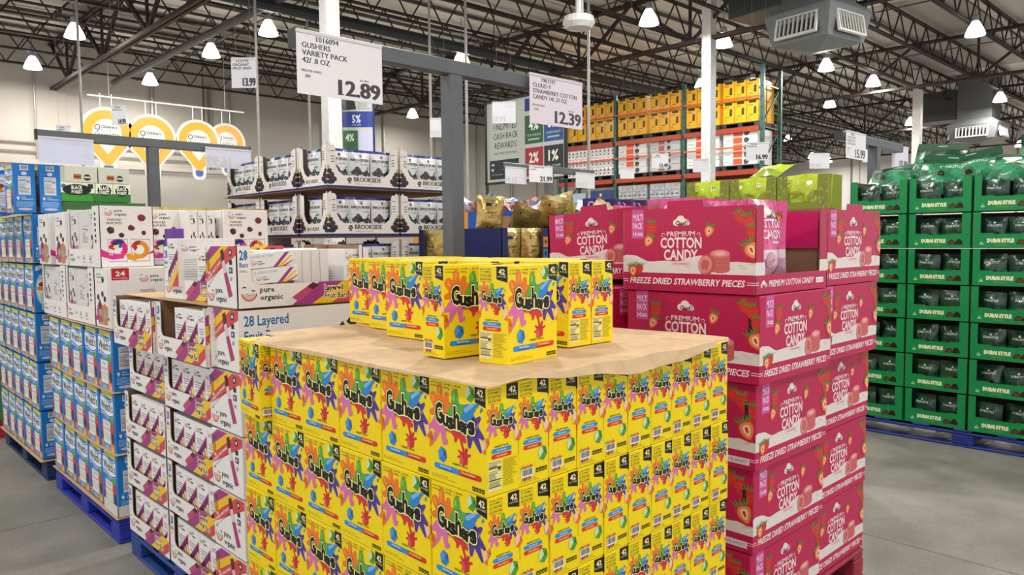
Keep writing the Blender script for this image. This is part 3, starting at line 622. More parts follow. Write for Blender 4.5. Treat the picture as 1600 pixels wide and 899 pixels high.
def mk_bars_tray():
    W, D, H = TW_, TD_, TH_; b = MB()
    case(b, W, D, H, WCARD, KRAFT, front=window(W, H, W*.1, W*.965, H*.37, .03), back=window(W, H, W*.1, W*.9, H*.37, .03))
    c = CV(); c.paste(TFR, 0, 0); c.text('28', W*.02, H*.78, H*.15, '#1f6fae', 1, fit=W*.06, off=.03); c.text('Bars', W*.02, H*.66, H*.075, '#1f6fae', 1, fit=W*.06, off=.02); c.bars(W*.02, H*.58, W*.08, H*.62, 2, '#8a8480', 1, .4)
    b.faces(W, D, H, f=c, b=c, r=TEN, l=TEN)
    return b.build('display_tray')
def mk_bars_closed():
    """closed case of fruit bars: long face with big blue name and three bars"""
    W, D, H = TW_, TD_, TH_; b = MB(); b.cbox(-W/2, -D/2, 0, W/2, D/2, H, WCARD, .002); c = CV()
    c.text('28 Layered', W*.04, H*.75, H*.16, '#1f6fae', 1, fit=W*.33, off=.02, res=2); c.text('Fruit Bars', W*.04, H*.5, H*.16, '#1f6fae', 1, fit=W*.28, off=.02, res=2); c.text('Made with real fruit', W*.04, H*.36, H*.06, INK, 1, fit=W*.24, off=.02)
    for x, y in ((.6, .3), (.72, .48), (.84, .68)):
        c.poly([(W*x, H*y), (W*(x+.1), H*(y+.22)), (W*(x+.22), H*(y-.45)), (W*(x+.11), H*(y-.52))], '#dcd6d0', 1); c.poly([(W*x, H*y), (W*(x+.09), H*(y+.22)), (W*(x+.12), H*(y+.08)), (W*(x+.07), H*(y-.12))], '#4a1c22', 2)
    c.poly([(W*.8, 0), (W, H*.2), (W, 0)], '#a43a86', 2); c.clip(0, 0, W, H); b.faces(W, D, H, f=c, b=c, r=TEN, l=TEN)
    return b.build('carton')
BBW, BBD, BBH = .128, .27, .222
def mk_bar_box():
    b = MB(); c = bars_box_front(BBW, BBH); b.cbox(-BBW/2, -BBD/2, 0, BBW/2, BBD/2, BBH, '#f0edea', .0015)
    s = CV(); pure(s, BBD*.12, BBH*.8, BBD*.13); s.bars(BBD*.1, BBH*.2, BBD*.8, BBH*.6, 8, '#b8b2ae', 1, .3)
    b.faces(BBW, BBD, BBH, f=c, b=c, r=s, l=s); return b.build('fruit_bar_box')
def mk_flat_box():
    """same box lying on its side: long narrow printed face"""
    W, D, H = .2, .12, .062; b = MB(); b.cbox(-W/2, -D/2, 0, W/2, D/2, H, '#eceae8', .0015); c = CV()
    c.text('28 LAYERED FRUIT BARS', W*.08, H*.68, H*.16, '#5c9cc8', 1, fit=W*.5); pure(c, W*.17, H*.4, W*.11)
    for k, col in ((0, '#a43a86'), (1, '#f2c418'), (2, '#d34a4c')): c.poly([(W*(.55+.09*k), 0), (W*(.64+.09*k), 0), (W*(.93+.06*k), H*(.9-.25*k)), (W*(.84+.09*k), H*(.9-.25*k))], col, 1)
    c.clip(0, 0, W, H); b.faces(W, D, H, f=c); return b.build('fruit_bar_box')

def mk_bites(W, D, H, front='big', side=True):
    def f():
        b = MB()
        if side:
            case(b, W, D, H, WCARD, '#d9d2cc', left=window(D, H, D*.05, D*.8, H*.3, .02), right=window(D, H, D*.2, D*.95, H*.3, .02))
            s = CV(); s.text('pure', D*.05, H*.17, H*.06, INK, 1, fit=D*.1, off=.02); s.text('organic', D*.05, H*.09, H*.06, INK, 1, fit=D*.16, off=.02); s.text('TWISTED', D*.27, H*.13, H*.035, INK, 1, fit=D*.12)
            for x in (.5, .7): s.arc(D*x, H*.17, D*.025, D*.014, 150, 390, '#7a2040', 1, 6); s.text('ORGANIC', D*(x-.035), H*.06, H*.03, '#c03050', 1, fit=D*.09)
            s.rect(D*.82, H*.35, D*.825, H*.9, '#c9c3bf', 1)
            for i in range(6): s.rect(D*.86, H*(.4+.09*i), D*.9, H*(.45+.09*i), INK, 1)
            ins = MB(); n = 3
            for i in range(n):
                y0 = -D/2+.02+i*(D-.04)/n; y1 = y0+(D-.06)/n
                ins.cbox(-W/2+.008, y0, .005, W/2-.008, y1, H*.96, '#dfdbd8', .0015)
                for sx in (-1, 1):
                    cc = bites_side(y1-y0, H*.95, 1) if i % 2 == 0 else CV()
                    if i % 2: nutri(cc, (y1-y0)*.25, H*.35, (y1-y0)*.9, H*.7, '#e6e3df', 1, '#77716d')
                    ins.cv(cc, (sx*(W/2-.008), y0 if sx > 0 else y1, .005), (0, sx, 0), (0, 0, 1))
            b.faces(W, D, H, l=s, r=s)
        else:
            b.cbox(-W/2, -D/2, 0, W/2, D/2, H, WCARD, .002); s = bites_side(D, H, max(1, round(D/.3))); b.faces(W, D, H, l=s, r=s)
        c = bites_front(W, H) if front == 'big' else bites_plain(W, H)
        b.faces(W, D, H, f=c, b=c); o = b.build('display_case')
        if side: ins.build('inner_box', o)
        return o
    return f
def mk_candy_closed(left=None):
    b = MB(); W, D, H = CW_, CD_, CH_; b.cbox(-W/2, -D/2, 0, W/2, D/2, H, PINK, .003)
    b.faces(W, D, H, f=CF, b=CF, l=left or CE, r=CE)
    b.box(-W/2-.0006, -D/2+.03, H*.5, -W/2, -D/2+.045, H*.8, '#3a1420')
    return b.build('carton')
CF, CE, CL = candy_front(), candy_end(), candy_lip()
def mk_candy_open(cut='front', tabs='side'):
    def f():
        b = MB(); W, D, H = CW_, CD_, CH_; t = .005
        def full(w, tab=True):
            return [(0, 0), (w, 0), (w, H), (w*.64, H), (w*.635, H+.022), (w*.63, H+.028), (w*.37, H+.028), (w*.365, H+.022), (w*.36, H), (0, H)]
        U = [(0, 0), (W, 0), (W, H-.02), (W-.012, H-.004), (W-.03, H), (W*.89, H), (W*.89, H*.36), (W*.885, H*.245), (W*.87, H*.22), (W*.12, H*.22), (W*.11, H*.245), (W*.105, H*.36), (W*.1, H), (.03, H), (.012, H-.004), (0, H-.02)]
        if cut == 'front': case(b, W, D, H, PINK, KRAFT, front=U, back=full(W), left=full(D), right=full(D), t=t); b.faces(W, D, H, f=CL, b=CF, l=CFS, r=CFS)
        else: case(b, W, D, H, PINK, KRAFT, front=full(W), back=full(W), left=U, right=full(D), t=t); b.faces(W, D, H, f=CF, b=CF, r=CFS, l=CE)
        o = b.build('carton')
        # folded inner flap, printed side out
        fl = MB(); fl.box(W/2-.02, -D/2+.03, H*.5, W/2-.008, D/2-.03, H*.97, PINK2); fl.box(-W/2+.03, D/2-.02, H*.5, W/2-.03, D/2-.008, H*.97, PINK2); fl.build('inner_flap', o)
        return o
    return f
CFS = candy_front(CD_, CH_)
def pouch(b, w, h, t, colf, cvs=None, seed=0, nu=9, nv=10, wr=.004, m=None, rim=None):
    """sealed pouch: bulging sides, pressed seams, wrinkles"""
    r = random.Random(seed); ph = [r.uniform(0, 6) for _ in range(6)]
    def th(u, v):
        a = max(0, 1-abs(2*u-1)**2.6); vv = min(1, v/.25)**.6*(1 if v < .55 else max(0, 1-((v-.55)/.45)**1.7)); return t/2*a*vv
    def wk(u, v): return wr*(math.sin(u*9+v*7+ph[0])*.5+math.sin(u*17-v*13+ph[1])*.3+math.sin(v*23+u*5+ph[2])*.3)*min(1, 8*u*(1-u))*min(1, (1-v)*6+.2)
    def pt(u, v, s):
        x = (u-.5)*w*(1-.05*math.sin(PI*v)); return Vector((x, s*(th(u, v)+.0008)+wk(u, v)*(1 if s < 0 else .6), v*h))
    for s in (-1, 1):
        V = [pt(i/nu, j/nv, s) for j in range(nv+1) for i in range(nu+1)]; F = []; cl = []
        for j in range(nv):
            for i in range(nu):
                a = j*(nu+1)+i; q = (a, a+1, a+nu+2, a+nu+1); F.append(q if s < 0 else q[::-1]); cl.append(colf((i+.5)/nu, (j+.5)/nv))
        b.mesh(V, F, cl, m)
    if cvs: b.cv(cvs, (0, 0, 0), (1, 0, 0), (0, 0, 1), m, fn=lambda px, py, L: pt(min(1, max(0, px/w)), min(1, max(0, py/h)), -1)+Vector((0, -.0012-L*3, 0)))
    return b
def mk_green_tray():
    W, D, H = EW_, ED_, EH_; b = MB()
    case(b, W, D, H, GRN, '#5d4a38', front=[(0, 0), (W, 0), (W, H), (W*.86, H), (W*.86, H*.42), (W*.72, H*.42), (W*.71, H*.395), (W*.32, H*.395), (W*.31, H*.42), (W*.12, H*.42), (W*.12, H), (0, H)])
    b.faces(W, D, H, f=GF); b.box(W/2, -D/2+.12, H*.7, W/2+.0006, -D/2+.16, H*.75, '#12261a'); b.box(-W/2-.0006, -D/2+.12, H*.7, -W/2, -D/2+.16, H*.75, '#12261a')
    return b.build('display_tray')
GF = green_front()
def green_pouch_print(w, h):
    c = CV(); c.text('DUBAI STYLE', w*.5, h*.7, h*.07, '#c9d6c4', 1, 'c', fit=w*.5, off=.02); crown(c, w*.5, h*.8, w*.08, '#dfe8dc'); choc(c, w*.5, h*.36, w*.22, 1); c.text('DARK CHOCOLATE PISTACHIO', w*.5, h*.1, h*.045, '#9aa03a', 1, 'c', fit=w*.75, off=.02)
    return c
def mk_green_pouch(seed, w=.2, h=.235):
    def f():
        b = MB('foil_bag'); pouch(b, w, h, .085, lambda u, v: '#0e3b2b' if v > .52 else ('#14603a' if v > .18 else '#1c7a3c'), green_pouch_print(w, h), seed, wr=.008)
        return b.build('chocolate_pouch', smooth=True)
    return f
def mk_green_big(seed, w=.44, h=.36):
    """large loose bag: clear-looking glossy film with dark green header"""
    def f():
        b = MB('foil_bag'); c = CV(); choc(c, w*.35, h*.42, w*.13); c.text('DUBAI STYLE', w*.55, h*.68, h*.07, '#cfe0d0', 1, 'c', fit=w*.4, off=.02)
        pouch(b, w, h, .12, lambda u, v: '#0a3d28' if v > .8 else ('#2c8a5c' if (math.sin(u*13+v*9+seed) > .2) else '#1c6a45'), c, seed, 14, 12, .014)
        o = b.build('chocolate_bag', smooth=True)
        hd = MB(); hd.box(-w/2, -.003, h*.97, w/2, .003, h*1.14, '#0a4a2e'); hd.box(-w*.09, -.0035, h*1.06, w*.09, .0035, h*1.085, '#8fb59c'); hd.build('header_card', o); return o
    return f
NFR, NSI = navy_front(), navy_side()
def mk_navy_tray():
    W, D, H = NW, ND, NH; b = MB()
    def ends(w, f=.115):
        return [(0, 0), (w, 0), (w, H*.93), (w*(1-.02), H*.98), (w*(1-.045), H), (w*(1-.055), H*.95), (w*(1-f*.85), H*.95), (w*(1-f), H*.9), (w*(1-f), H*.5), (w*(1-f*1.35), H*.36), (w*(1-f*1.9), H*.28),
                (w*f*1.9, H*.28), (w*f*1.35, H*.36), (w*f, H*.5), (w*f, H*.9), (w*f*.85, H*.95), (w*.055, H*.95), (w*.045, H), (w*.02, H*.98), (0, H*.93)]
    case(b, W, D, H, '#ece7e1', '#4a3c34', front=ends(W), back=ends(W), left=ends(D, .16), right=ends(D, .16)); b.faces(W, D, H, f=NFR, b=NFR, l=NSI, r=NSI)
    for sx in (-1, 1):
        for i, z in enumerate((.8, .68, .62, .56)): b.box(sx*(W/2-.045)-.012, -D/2-.0006, H*z, sx*(W/2-.045)+.012, -D/2, H*z+.006, '#6a6560')
    return b.build('display_tray')
def navy_pouch_print(w, h):
    c = CV(); tree(c, w*.5, h*.84, w*.12, '#2a2220'); c.text('BROOKSIDE', w*.5, h*.7, h*.065, '#2a2826', 1, 'c', fit=w*.88, smear=.07, res=2); c.text('DARK CHOCOLATE', w*.5, h*.665, h*.02, '#6a6664', 1, 'c', fit=w*.6); c.text('Acai & Blueberry', w*.66, h*.6, h*.035, '#3f6fa8', 1, 'c', fit=w*.42, off=.01)
    c.rect(w*.03, h*.04, w*.97, h*.34, '#355fa8', 1)
    for k, (x, y, s) in enumerate(((.16, .4, .17), (.3, .5, .17), (.44, .4, .17), (.3, .38, .2), (.24, .45, .16), (.38, .45, .15))): chunk(c, w*x, h*y, w*s, 2, ('#2a1b19', '#3a2623')[k % 2], k, '#46322d')
    for x, y in ((.62, .38), (.76, .43), (.9, .37), (.7, .35)): c.ell(w*x, h*y, w*.085, h*.055, '#222838', 3, 9); c.ell(w*x, h*(y+.005), w*.03, h*.02, '#7c6a8a', 4, 6)
    c.ell(w*.84, h*.53, w*.09, h*.028, '#6f8f3c', 3, 7, .4)
    return c
def mk_navy_pouch(seed, w=.17, h=.262):
    def f():
        b = MB('foil_bag'); pouch(b, w, h, .07, lambda u, v: '#1d2f84' if v > .93 else '#dfe1e2', navy_pouch_print(w, h), seed, nv=14, wr=.003); return b.build('chocolate_pouch', smooth=True)
    return f
def gold_print(w, h):
    c = CV(); c.rect(w*.3, h*.72, w*.7, h*.8, '#1d2748', 1); c.text('CHOCOLATE', w*.5, h*.74, h*.035, '#e8dfb8', 2, 'c', fit=w*.34); c.text('Caramel', w*.5, h*.52, h*.06, '#5a4418', 1, 'c', fit=w*.4, smear=.05); c.bars(w*.3, h*.4, w*.7, h*.48, 3, '#6a5426', 1, .3)
    c.rect(w*.36, h*.08, w*.62, h*.2, '#a8501e', 1); c.rect(w*.4, h*.1, w*.58, h*.17, '#5a2a16', 2)
    return c
def mk_gold_pouch(seed, w=.2, h=.26, pale=False):
    def f():
        b = MB('gold_foil'); g = '#e6dfb4' if pale else '#b39a58'; pouch(b, w, h, .08, lambda u, v: ('#c9bd86' if v > .93 else g), gold_print(w, h), seed, wr=.008); return b.build('chocolate_pouch', smooth=True)
    return f
def pink_print(w, h):
    c = CV(); c.text('COTTON', w*.5, h*.66, h*.1, '#f6e3e8', 1, 'c', fit=w*.8, off=.03, res=2); c.text('CANDY', w*.5, h*.53, h*.1, '#f6e3e8', 1, 'c', fit=w*.66, off=.03, res=2); c.rect(w*.3, h*.47, w*.7, h*.5, '#f4b8d0', 1)
    cloud_logo(c, w*.5, h*.83, w*.4, 1); berry(c, w*.18, h*.85, w*.2, 1); berry(c, w*.85, h*.78, w*.2, 1, True)
    for i, (x, y) in enumerate(((.3, .1), (.5, .2), (.7, .12), (.55, .05), (.4, .28))): c.ell(w*x, h*y, w*.16, h*.1, ('#d49aa8', '#c98496')[i % 2], 1+i % 3, 10)
    return c
def mk_pink_pouch(seed, w=.24, h=.325):
    def f():
        b = MB('foil_bag'); pouch(b, w, h, .075, lambda u, v: '#e04a90' if v > .42 else ('#e8d5dc' if v > .3 else '#c9a0b8'), pink_print(w, h), seed, wr=.007); return b.build('candy_pouch', smooth=True)
    return f
def lime_print(w, h):
    c = CV(); c.ell(w*.3, h*.78, w*.1, h*.06, '#f4f4e8', 1, 10); c.ell(w*.26, h*.8, w*.03, h*.02, '#3a3a20', 2, 6); c.ell(w*.34, h*.8, w*.03, h*.02, '#3a3a20', 2, 6); c.ell(w*.55, h*.4, w*.25, h*.2, '#9aa82a', 1, 12); c.text('Pickle', w*.5, h*.6, h*.08, '#f4f4e8', 1, 'c', fit=w*.5, off=.02)
    c.t.pop(); return c
def mk_lime_pouch(seed, w=.24, h=.27):
    def f():
        b = MB('foil_bag'); pouch(b, w, h, .07, lambda u, v: '#b9d11c' if v > .25 else '#8ea51c', lime_print(w, h), seed, wr=.01); return b.build('snack_pouch', smooth=True)
    return f
def mk_lime_tray(W=.38, D=.3, H=.24):
    def f():
        b = MB(); case(b, W, D, H, '#87902a', '#9aa060', front=[(0, 0), (W, 0), (W, H), (W*.8, H), (W*.78, H*.3), (W*.22, H*.3), (W*.2, H), (0, H)], back=[(0, 0), (W, 0), (W, H*.6), (0, H*.6)])
        c = CV(); r = random.Random(4)
        for i in range(26): c.ell(W*(.82+.17*r.random()), H*r.random(), W*.012, H*.04, ('#b5b878', '#6f7a22')[i % 2], 1, 6)
        for i in range(26): c.ell(W*(.01+.17*r.random()), H*r.random(), W*.012, H*.04, ('#b5b878', '#6f7a22')[i % 2], 1, 6)
        c.clip(0, 0, W, H); b.faces(W, D, H, f=c, l=CV().rect(.01, .02, D-.01, H-.01, '#c9cfae', 1)); return b.build('display_tray')
    return f
def mk_gold_tray(W=.4, D=.38, H=.25):
    def f():
        b = MB(); N = '#16215c'
        case(b, W, D, H, N, '#5a4634', front=[(0, 0), (W, 0), (W, H), (W*.88, H), (W*.86, H*.25), (W*.14, H*.2), (W*.12, H), (0, H)])
        c = CV(); c.poly([(W*.02, H*.05), (W*.12, H*.05), (W*.12, H*.22), (W*.02, H*.18)], '#7a3324', 1); c.rect(W*.885, H*.52, W*.985, H*.78, '#d38a4e', 1); c.ell(W*.935, H*.66, W*.03, H*.06, '#5a3a2a', 2, 8); c.rect(W*.885, H*.2, W*.985, H*.48, '#3a78a8', 1); c.ell(W*.935, H*.36, W*.03, H*.06, '#1c2f4a', 2, 8); c.rect(W*.885, H*.02, W*.985, H*.16, '#4a7a5a', 1)
        b.faces(W, D, H, f=c); s = CV(); s.poly([(D*.02, H*.05), (D*.14, H*.05), (D*.12, H*.22), (D*.02, H*.18)], '#7a3324', 1); b.faces(W, D, H, l=s); return b.build('display_tray')
    return f

# --- pallets
def pallet(x0, y0, LX, LY, col, label, h=.14, nb=3):
    """block pallet: boards, blocks and runners, each its own part"""
    o = empty('pallet', (x0+LX/2, y0+LY/2, 0), label=label, cat='pallet')
    r = random.Random(label); P = {}
    def part(n, k, dx, dy, z0, z1, x, y):
        if k not in P:
            b = MB('painted_wood'); b.cbox(-dx/2, -dy/2, z0, dx/2, dy/2, z1, col, .006); q = b.build(n, o); P[k] = q
        else: q = P[k].copy(); COL.objects.link(q); q.parent = o
        q.location = (x, y, 0)
    bw = .13
    for i in range(7): part('deck_board', 'd', LX, bw, h-.02, h, 0, -LY/2+bw/2+i*(LY-bw)/6)
    for i in range(3):
        part('runner', 'r', .11, LY-.004, h-.042, h-.021, -LX/2+.055+i*(LX-.11)/2, 0); part('bottom_board', 'b', .11, LY, 0, .018, -LX/2+.055+i*(LX-.11)/2, 0)
        for j in range(3): part('block', 'k', .11, .15, .019, h-.043, -LX/2+.055+i*(LX-.11)/2, -LY/2+.075+j*(LY-.15)/2)
    return o
def slip(pts, z, label, t=.0025, col='#c9a67c'):
    b = MB('kraft_card'); N = len(pts); A = [Vector((p[0], p[1], z+(p[2] if len(p) > 2 else 0))) for p in pts]
    c = sum(A, Vector())/N
    for s in (0, 1):
        for i in range(N):
            j = (i+1) % N; T = [A[i]+Vector((0, 0, t*s)), A[j]+Vector((0, 0, t*s)), c+Vector((0, 0, t*s))]; b.face(T if s else T[::-1], col)
    for i in range(N): j = (i+1) % N; b.face([A[i], A[j], A[j]+Vector((0, 0, t)), A[i]+Vector((0, 0, t))], col)
    return b.build('slip_sheet', label=label, cat='cardboard sheet')

# --- signs
def price(c, txt, x1, y, h, fit, col=BLK):
    c.text(txt, x1, y, h, col, 1, 'r', fit=fit, off=.015, res=3, smear=.055)
    if txt[0] == '1':
        w = fit/len(txt); c.rect(x1-fit-w*.1, y-.0002, x1-fit+w*.6, y+h*.07, col, 1)
def serif(c, txt, x, y, h, col=INK, sx=.85): c.text(txt, x, y, h, col, 1, sx=sx, smear=.05, res=2)
def price_sign(w, h, lines, amount, loc, rz, label, hang=0, tint='#e6e4ea', big=.24, back=False, group=None, small=True, name='price_sign'):
    o = empty(name, loc, rz, label=label, cat='price sign', group=group)
    b = MB('paper'); c = CV(); m = CV()
    y = h*.86
    for i, t in enumerate(lines): serif(c, t, w*(.06 if i else .22), y, h*.085, sx=1.0); y -= h*.118
    if small and lines: serif(c, 'PRICE PER OUNCE', w*.05, h*.36, h*.035); serif(c, small if isinstance(small, str) else '.384', w*.08, h*.27, h*.05); serif(c, 'SELL PRICE', w*.72, h*.34, h*.03)
    if amount: price(c, amount, w*.965, h*.07, h*big, w*(.5 if len(amount) > 4 else .4))
    if back:  # the sheet seen from behind: print shows through, mirrored
        for pts, tri, col, L in c.t: m.t.append(([(w-p[0], p[1]) for p in pts], [tuple(reversed(t)) for t in tri], lin('#c4c2cc'), L))
        c = m
    b.panel([(0, 0), (w, 0), (w, h), (0, h)], (-w/2, -.001, -h), (1, 0, 0), (0, 0, 1), .002, tint)
    b.cv(c, (-w/2, -.001, -h), (1, 0, 0), (0, 0, 1)); b.build('card', o)
    k = MB('plastic'); k.box(-w/2, -.004, -.008, w/2, .004, .004, '#d5d5da'); k.build('sign_clip', o)
    if hang:
        q = MB('plastic'); q.rod((-w*.3, 0, .004), (-w*.3, 0, hang), .0007, '#77756f', 3); q.rod((w*.3, 0, .004), (w*.3, 0, hang), .0007, '#77756f', 3); q.build('hanging_cord', o)
    return o
GREY = '#5c6064'
def sign_stand(x, y, z, x0, x1, w, label, zb=0):
    o = empty('sign_stand', (x, y, 0), label=label, cat='sign stand', group='grey T-shaped sign stands')
    b = MB('painted_metal'); b.cbox(-w/2, -w/2, 0, w/2, w/2, z-w*.9, GREY, .003); b.build('post', o)
    b = MB('painted_metal'); b.cbox(x0-x, -w*.4, z-w*.9, x1-x, w*.4, z, GREY, .004); b.build('cross_beam', o)
    b = MB('painted_metal'); b.box(-.16, -.16, 0, .16, .16, .012, GREY); b.build('base_plate', o)
    [MB('painted_metal').box(q-.002, -w*.42, z-w*.92, q+.002, w*.42, z+.002, '#2c2e30').build('end_cap', o) for q in (x0-x-.002, x1-x+.002)]
    return o

# --- lamps
def mk_lamp():
    o = empty('high_bay_lamp')
    b = MB('lamp_glass'); b.lathe([(.085, 0), (.1, -.03), (.16, -.14), (.205, -.26), (.215, -.3), (.2, -.305), (.001, -.3)], '#fff8ea', 18); b.build('reflector', o, smooth=False)
    b = MB('painted_metal'); b.lathe([(.001, .16), (.07, .16), (.08, .13), (.08, .02), (.06, 0), (.001, 0)], '#8d8f92', 10); b.build('ballast_housing', o)
    b = MB('dark_steel'); b.rod((0, 0, .16), (0, 0, .85), .008, '#55565a', 5); b.arcs = 0; b.build('hanging_cord', o)
    L = bpy.data.lights.new('lamp_light', 'AREA'); L.shape = 'DISK'; L.size = .4; L.energy = LAMP_W; L.color = (1, .965, .9)
    lo = bpy.data.objects.new('lamp_light', L); COL.objects.link(lo); lo.parent = o; lo.location = (0, 0, -.33)
    return o
# ---------------------------------------------------------------- the setting
def mk_ground_mats():
    m = mat('concrete', .5, var=.12, scale=3, bump=.08); nt = m.node_tree; b = nt.nodes['Principled BSDF']
    tc = nt.nodes.new('ShaderNodeTexCoord'); n1 = nt.nodes.new('ShaderNodeTexNoise'); n1.inputs['Scale'].default_value = 1.3; n1.inputs['Detail'].default_value = 6; n1.inputs['Roughness'].default_value = .7
    n2 = nt.nodes.new('ShaderNodeTexNoise'); n2.inputs['Scale'].default_value = 90; n2.inputs['Detail'].default_value = 2
    nt.links.new(tc.outputs['Generated'], n1.inputs['Vector']); nt.links.new(tc.outputs['Object'], n2.inputs['Vector'])
    nt.links.new(tc.outputs['Object'], n1.inputs['Vector'])
    r = nt.nodes.new('ShaderNodeValToRGB'); r.color_ramp.elements[0].position = .3; r.color_ramp.elements[0].color = (.17, .162, .142, 1); r.color_ramp.elements[1].position = .72; r.color_ramp.elements[1].color = (.32, .305, .27, 1)
    nt.links.new(n1.outputs['Fac'], r.inputs['Fac']); mr = nt.nodes.new('ShaderNodeMapRange'); mr.inputs['From Min'].default_value = .3; mr.inputs['From Max'].default_value = .7; mr.inputs['To Min'].default_value = .8; mr.inputs['To Max'].default_value = 1.15
    nt.links.new(n2.outputs['Fac'], mr.inputs['Value']); v = nt.nodes.new('ShaderNodeVectorMath'); v.operation = 'SCALE'
    nt.links.new(r.outputs['Color'], v.inputs[0]); nt.links.new(mr.outputs['Result'], v.inputs['Scale']); nt.links.new(v.outputs['Vector'], b.inputs['Base Color'])
    rr = nt.nodes.new('ShaderNodeMapRange'); rr.inputs['To Min'].default_value = .32; rr.inputs['To Max'].default_value = .6; nt.links.new(n1.outputs['Fac'], rr.inputs['Value']); nt.links.new(rr.outputs['Result'], b.inputs['Roughness'])
mk_ground_mats()
mat('wall_paint', .8, var=.05, scale=.8)
def floor():
    b = MB('concrete'); b.box(-12, -14, -.2, 50, 26, -.03, '#2a2926'); f = b.build('floor', kind='structure')
    xs = [-12, -8.7, -2.75, 3.245, 9.2, 15.2, 21.2, 27.2, 33.2, 39.2, 45.2, 50]; ys = [-14, -8, -2.2, 4.0, 10, 16, 22, 26]
    for i in range(len(xs)-1):
        for j in range(len(ys)-1):
            b = MB('concrete'); g = .005; b.cbox(xs[i]+g, ys[j]+g, -.1, xs[i+1]-g, ys[j+1]-g, 0, '#8c8a82', .004); b.build('floor_slab', f)
floor()
def walls():
    Z = 7.7; Y = 24.0
    b = MB('wall_paint'); b.box(-12, Y+.06, 0, 50, Y+.3, Z, '#8f8b86'); w = b.build('wall_back', kind='structure')
    for i in range(9):
        x0 = -11.95+i*7.0; p = MB('wall_paint'); p.cbox(x0+.02, Y, 0, min(x0+6.98, 49.9), Y+.06, Z, '#aaa49c', .015); p.build('wall_panel', w)
    r = random.Random(2)
    for x in (-2.3, .9, 1.15, 4.2, 7.4, 9.1, 9.25, 9.9, 13.4, 16.1, 18.6, 21.0, 23.2, 24.8):   # pipes and conduits fixed to the panels
        p = MB('painted_metal'); p.rod((x, Y-.06, 2.0), (x, Y-.06, Z-.8), .03 if r.random() < .7 else .06, '#8f8b85', 6); p.build('wall_conduit', w)
    for z, x0, x1 in ((4.6, 1, 9), (4.35, 2, 10), (4.05, 4.5, 12)):
        p = MB('painted_metal'); p.rod((x0, Y-.06, z), (x1, Y-.06, z), .025, '#8a867f', 6); p.build('wall_conduit', w)
    b = MB('wall_paint'); b.box(-12, Y-1.1, 0, 16, Y-.1, 3.95, '#a8a39b'); b.box(-12, Y-1.15, 3.9, 16, Y-.1, 4.02, '#b2aea6'); b.build('trim_1', kind='structure')
    X = 48.0; b = MB('wall_paint'); b.box(X+.06, -14, 0, X+.3, 24, Z, '#8f8b86'); w = b.build('wall_right', kind='structure')
    for i in range(6):
        y0 = -13.9+i*6.4; p = MB('wall_paint'); p.cbox(X, y0+.02, 0, X+.06, min(y0+6.38, 23.9), Z, '#dedbd6', .015); p.build('wall_panel', w)
    for y in (-8, -4.2, -1, .6, 2, 4.7, 6.1, 8.8, 9.6, 12, 14.4, 17, 18.6): p = MB('painted_metal'); p.rod((X-.06, y, 2.5), (X-.06, y, Z-.9), .05, '#8b8884', 5); p.build('wall_conduit', w)
walls()
ZJ, ZT = 6.75, 7.5
def truss(b, a, c, z0, z1, pitch, ch, wb, col, n0=0):
    """open-web truss between two plan points: double chords and zigzag web"""
    a, c = Vector((a[0], a[1], 0)), Vector((c[0], c[1], 0)); L = (c-a).length; d = (c-a)/L; s = Vector((-d.y, d.x, 0))
    for z in (z0, z1):
        for q in (-1, 1): o = s*q*ch*.75; b.bar(a+o+Vector((0, 0, z)), c+o+Vector((0, 0, z)), ch, ch, col)
    n = int(L/pitch)
    for i in range(n):
        p = a+d*(i*L/n); q = a+d*((i+.5)*L/n); e = a+d*((i+1)*L/n)
        b.rod(p+Vector((0, 0, z1)), q+Vector((0, 0, z0)), wb, col, 4, caps=False); b.rod(q+Vector((0, 0, z0)), e+Vector((0, 0, z1)), wb, col, 4, caps=False)
        if pitch > 1.5: b.rod(q+Vector((0, 0, z0)), q+Vector((0, 0, z1)), wb*.8, col, 4, caps=False)
def ceiling():
    b = MB('wall_paint'); b.box(-12, -14, 7.75, 50, 26, 7.95, '#6f6c68'); c = b.build('ceiling', kind='structure')
    r = random.Random(5)
    for i in range(11):      # insulated deck sheets between the beam lines
        for j in range(16):
            x0, y0 = -6+i*5.1, -12+j*2.4
            if x0 < 3 and y0 < 6: continue
            p = MB('plastic'); g = r.random(); col = ['#dad6ce', '#cac5bd', '#e6e2da', '#aaa59e'][int(g*4)]
            p.cbox(x0+.03, y0+.03, 7.6+.03*r.random(), x0+5.07, y0+2.37, 7.7, col, .02); p.build('ceiling_panel', c)
    S = '#2b2423'
    for j in range(20):
        y = -9.6+j*1.75; x0 = -2 if y > 8 else (4 if y > 2 else 10)
        p = MB('dark_steel'); truss(p, (x0, y), (48, y), ZJ, ZT, 1.0, .045, .02, S); p.build('roof_joist', c)
        for k in range(1): q = MB('dark_steel'); q.box(x0, y+.87-.03, 7.5, 48, y+.87+.03, 7.58, '#57504c'); q.build('roof_purlin', c)
    for x in (4.7, 14.2, 23.7, 33.2, 42.7):
        p = MB('dark_steel'); truss(p, (x, -10 if x > 12 else 8), (x, 24), 6.2, 7.45, 3.2, .075, .05, '#38272a'); p.build('roof_girder', c)
    for j in range(8):       # cross bridging rods
        x = 7+5.0*j; p = MB('dark_steel'); p.rod((x, -8, ZJ+.02), (x, 24, ZJ+.02), .018, '#57504c', 4); p.build('bridging_rod', c)
    return c
ceiling()
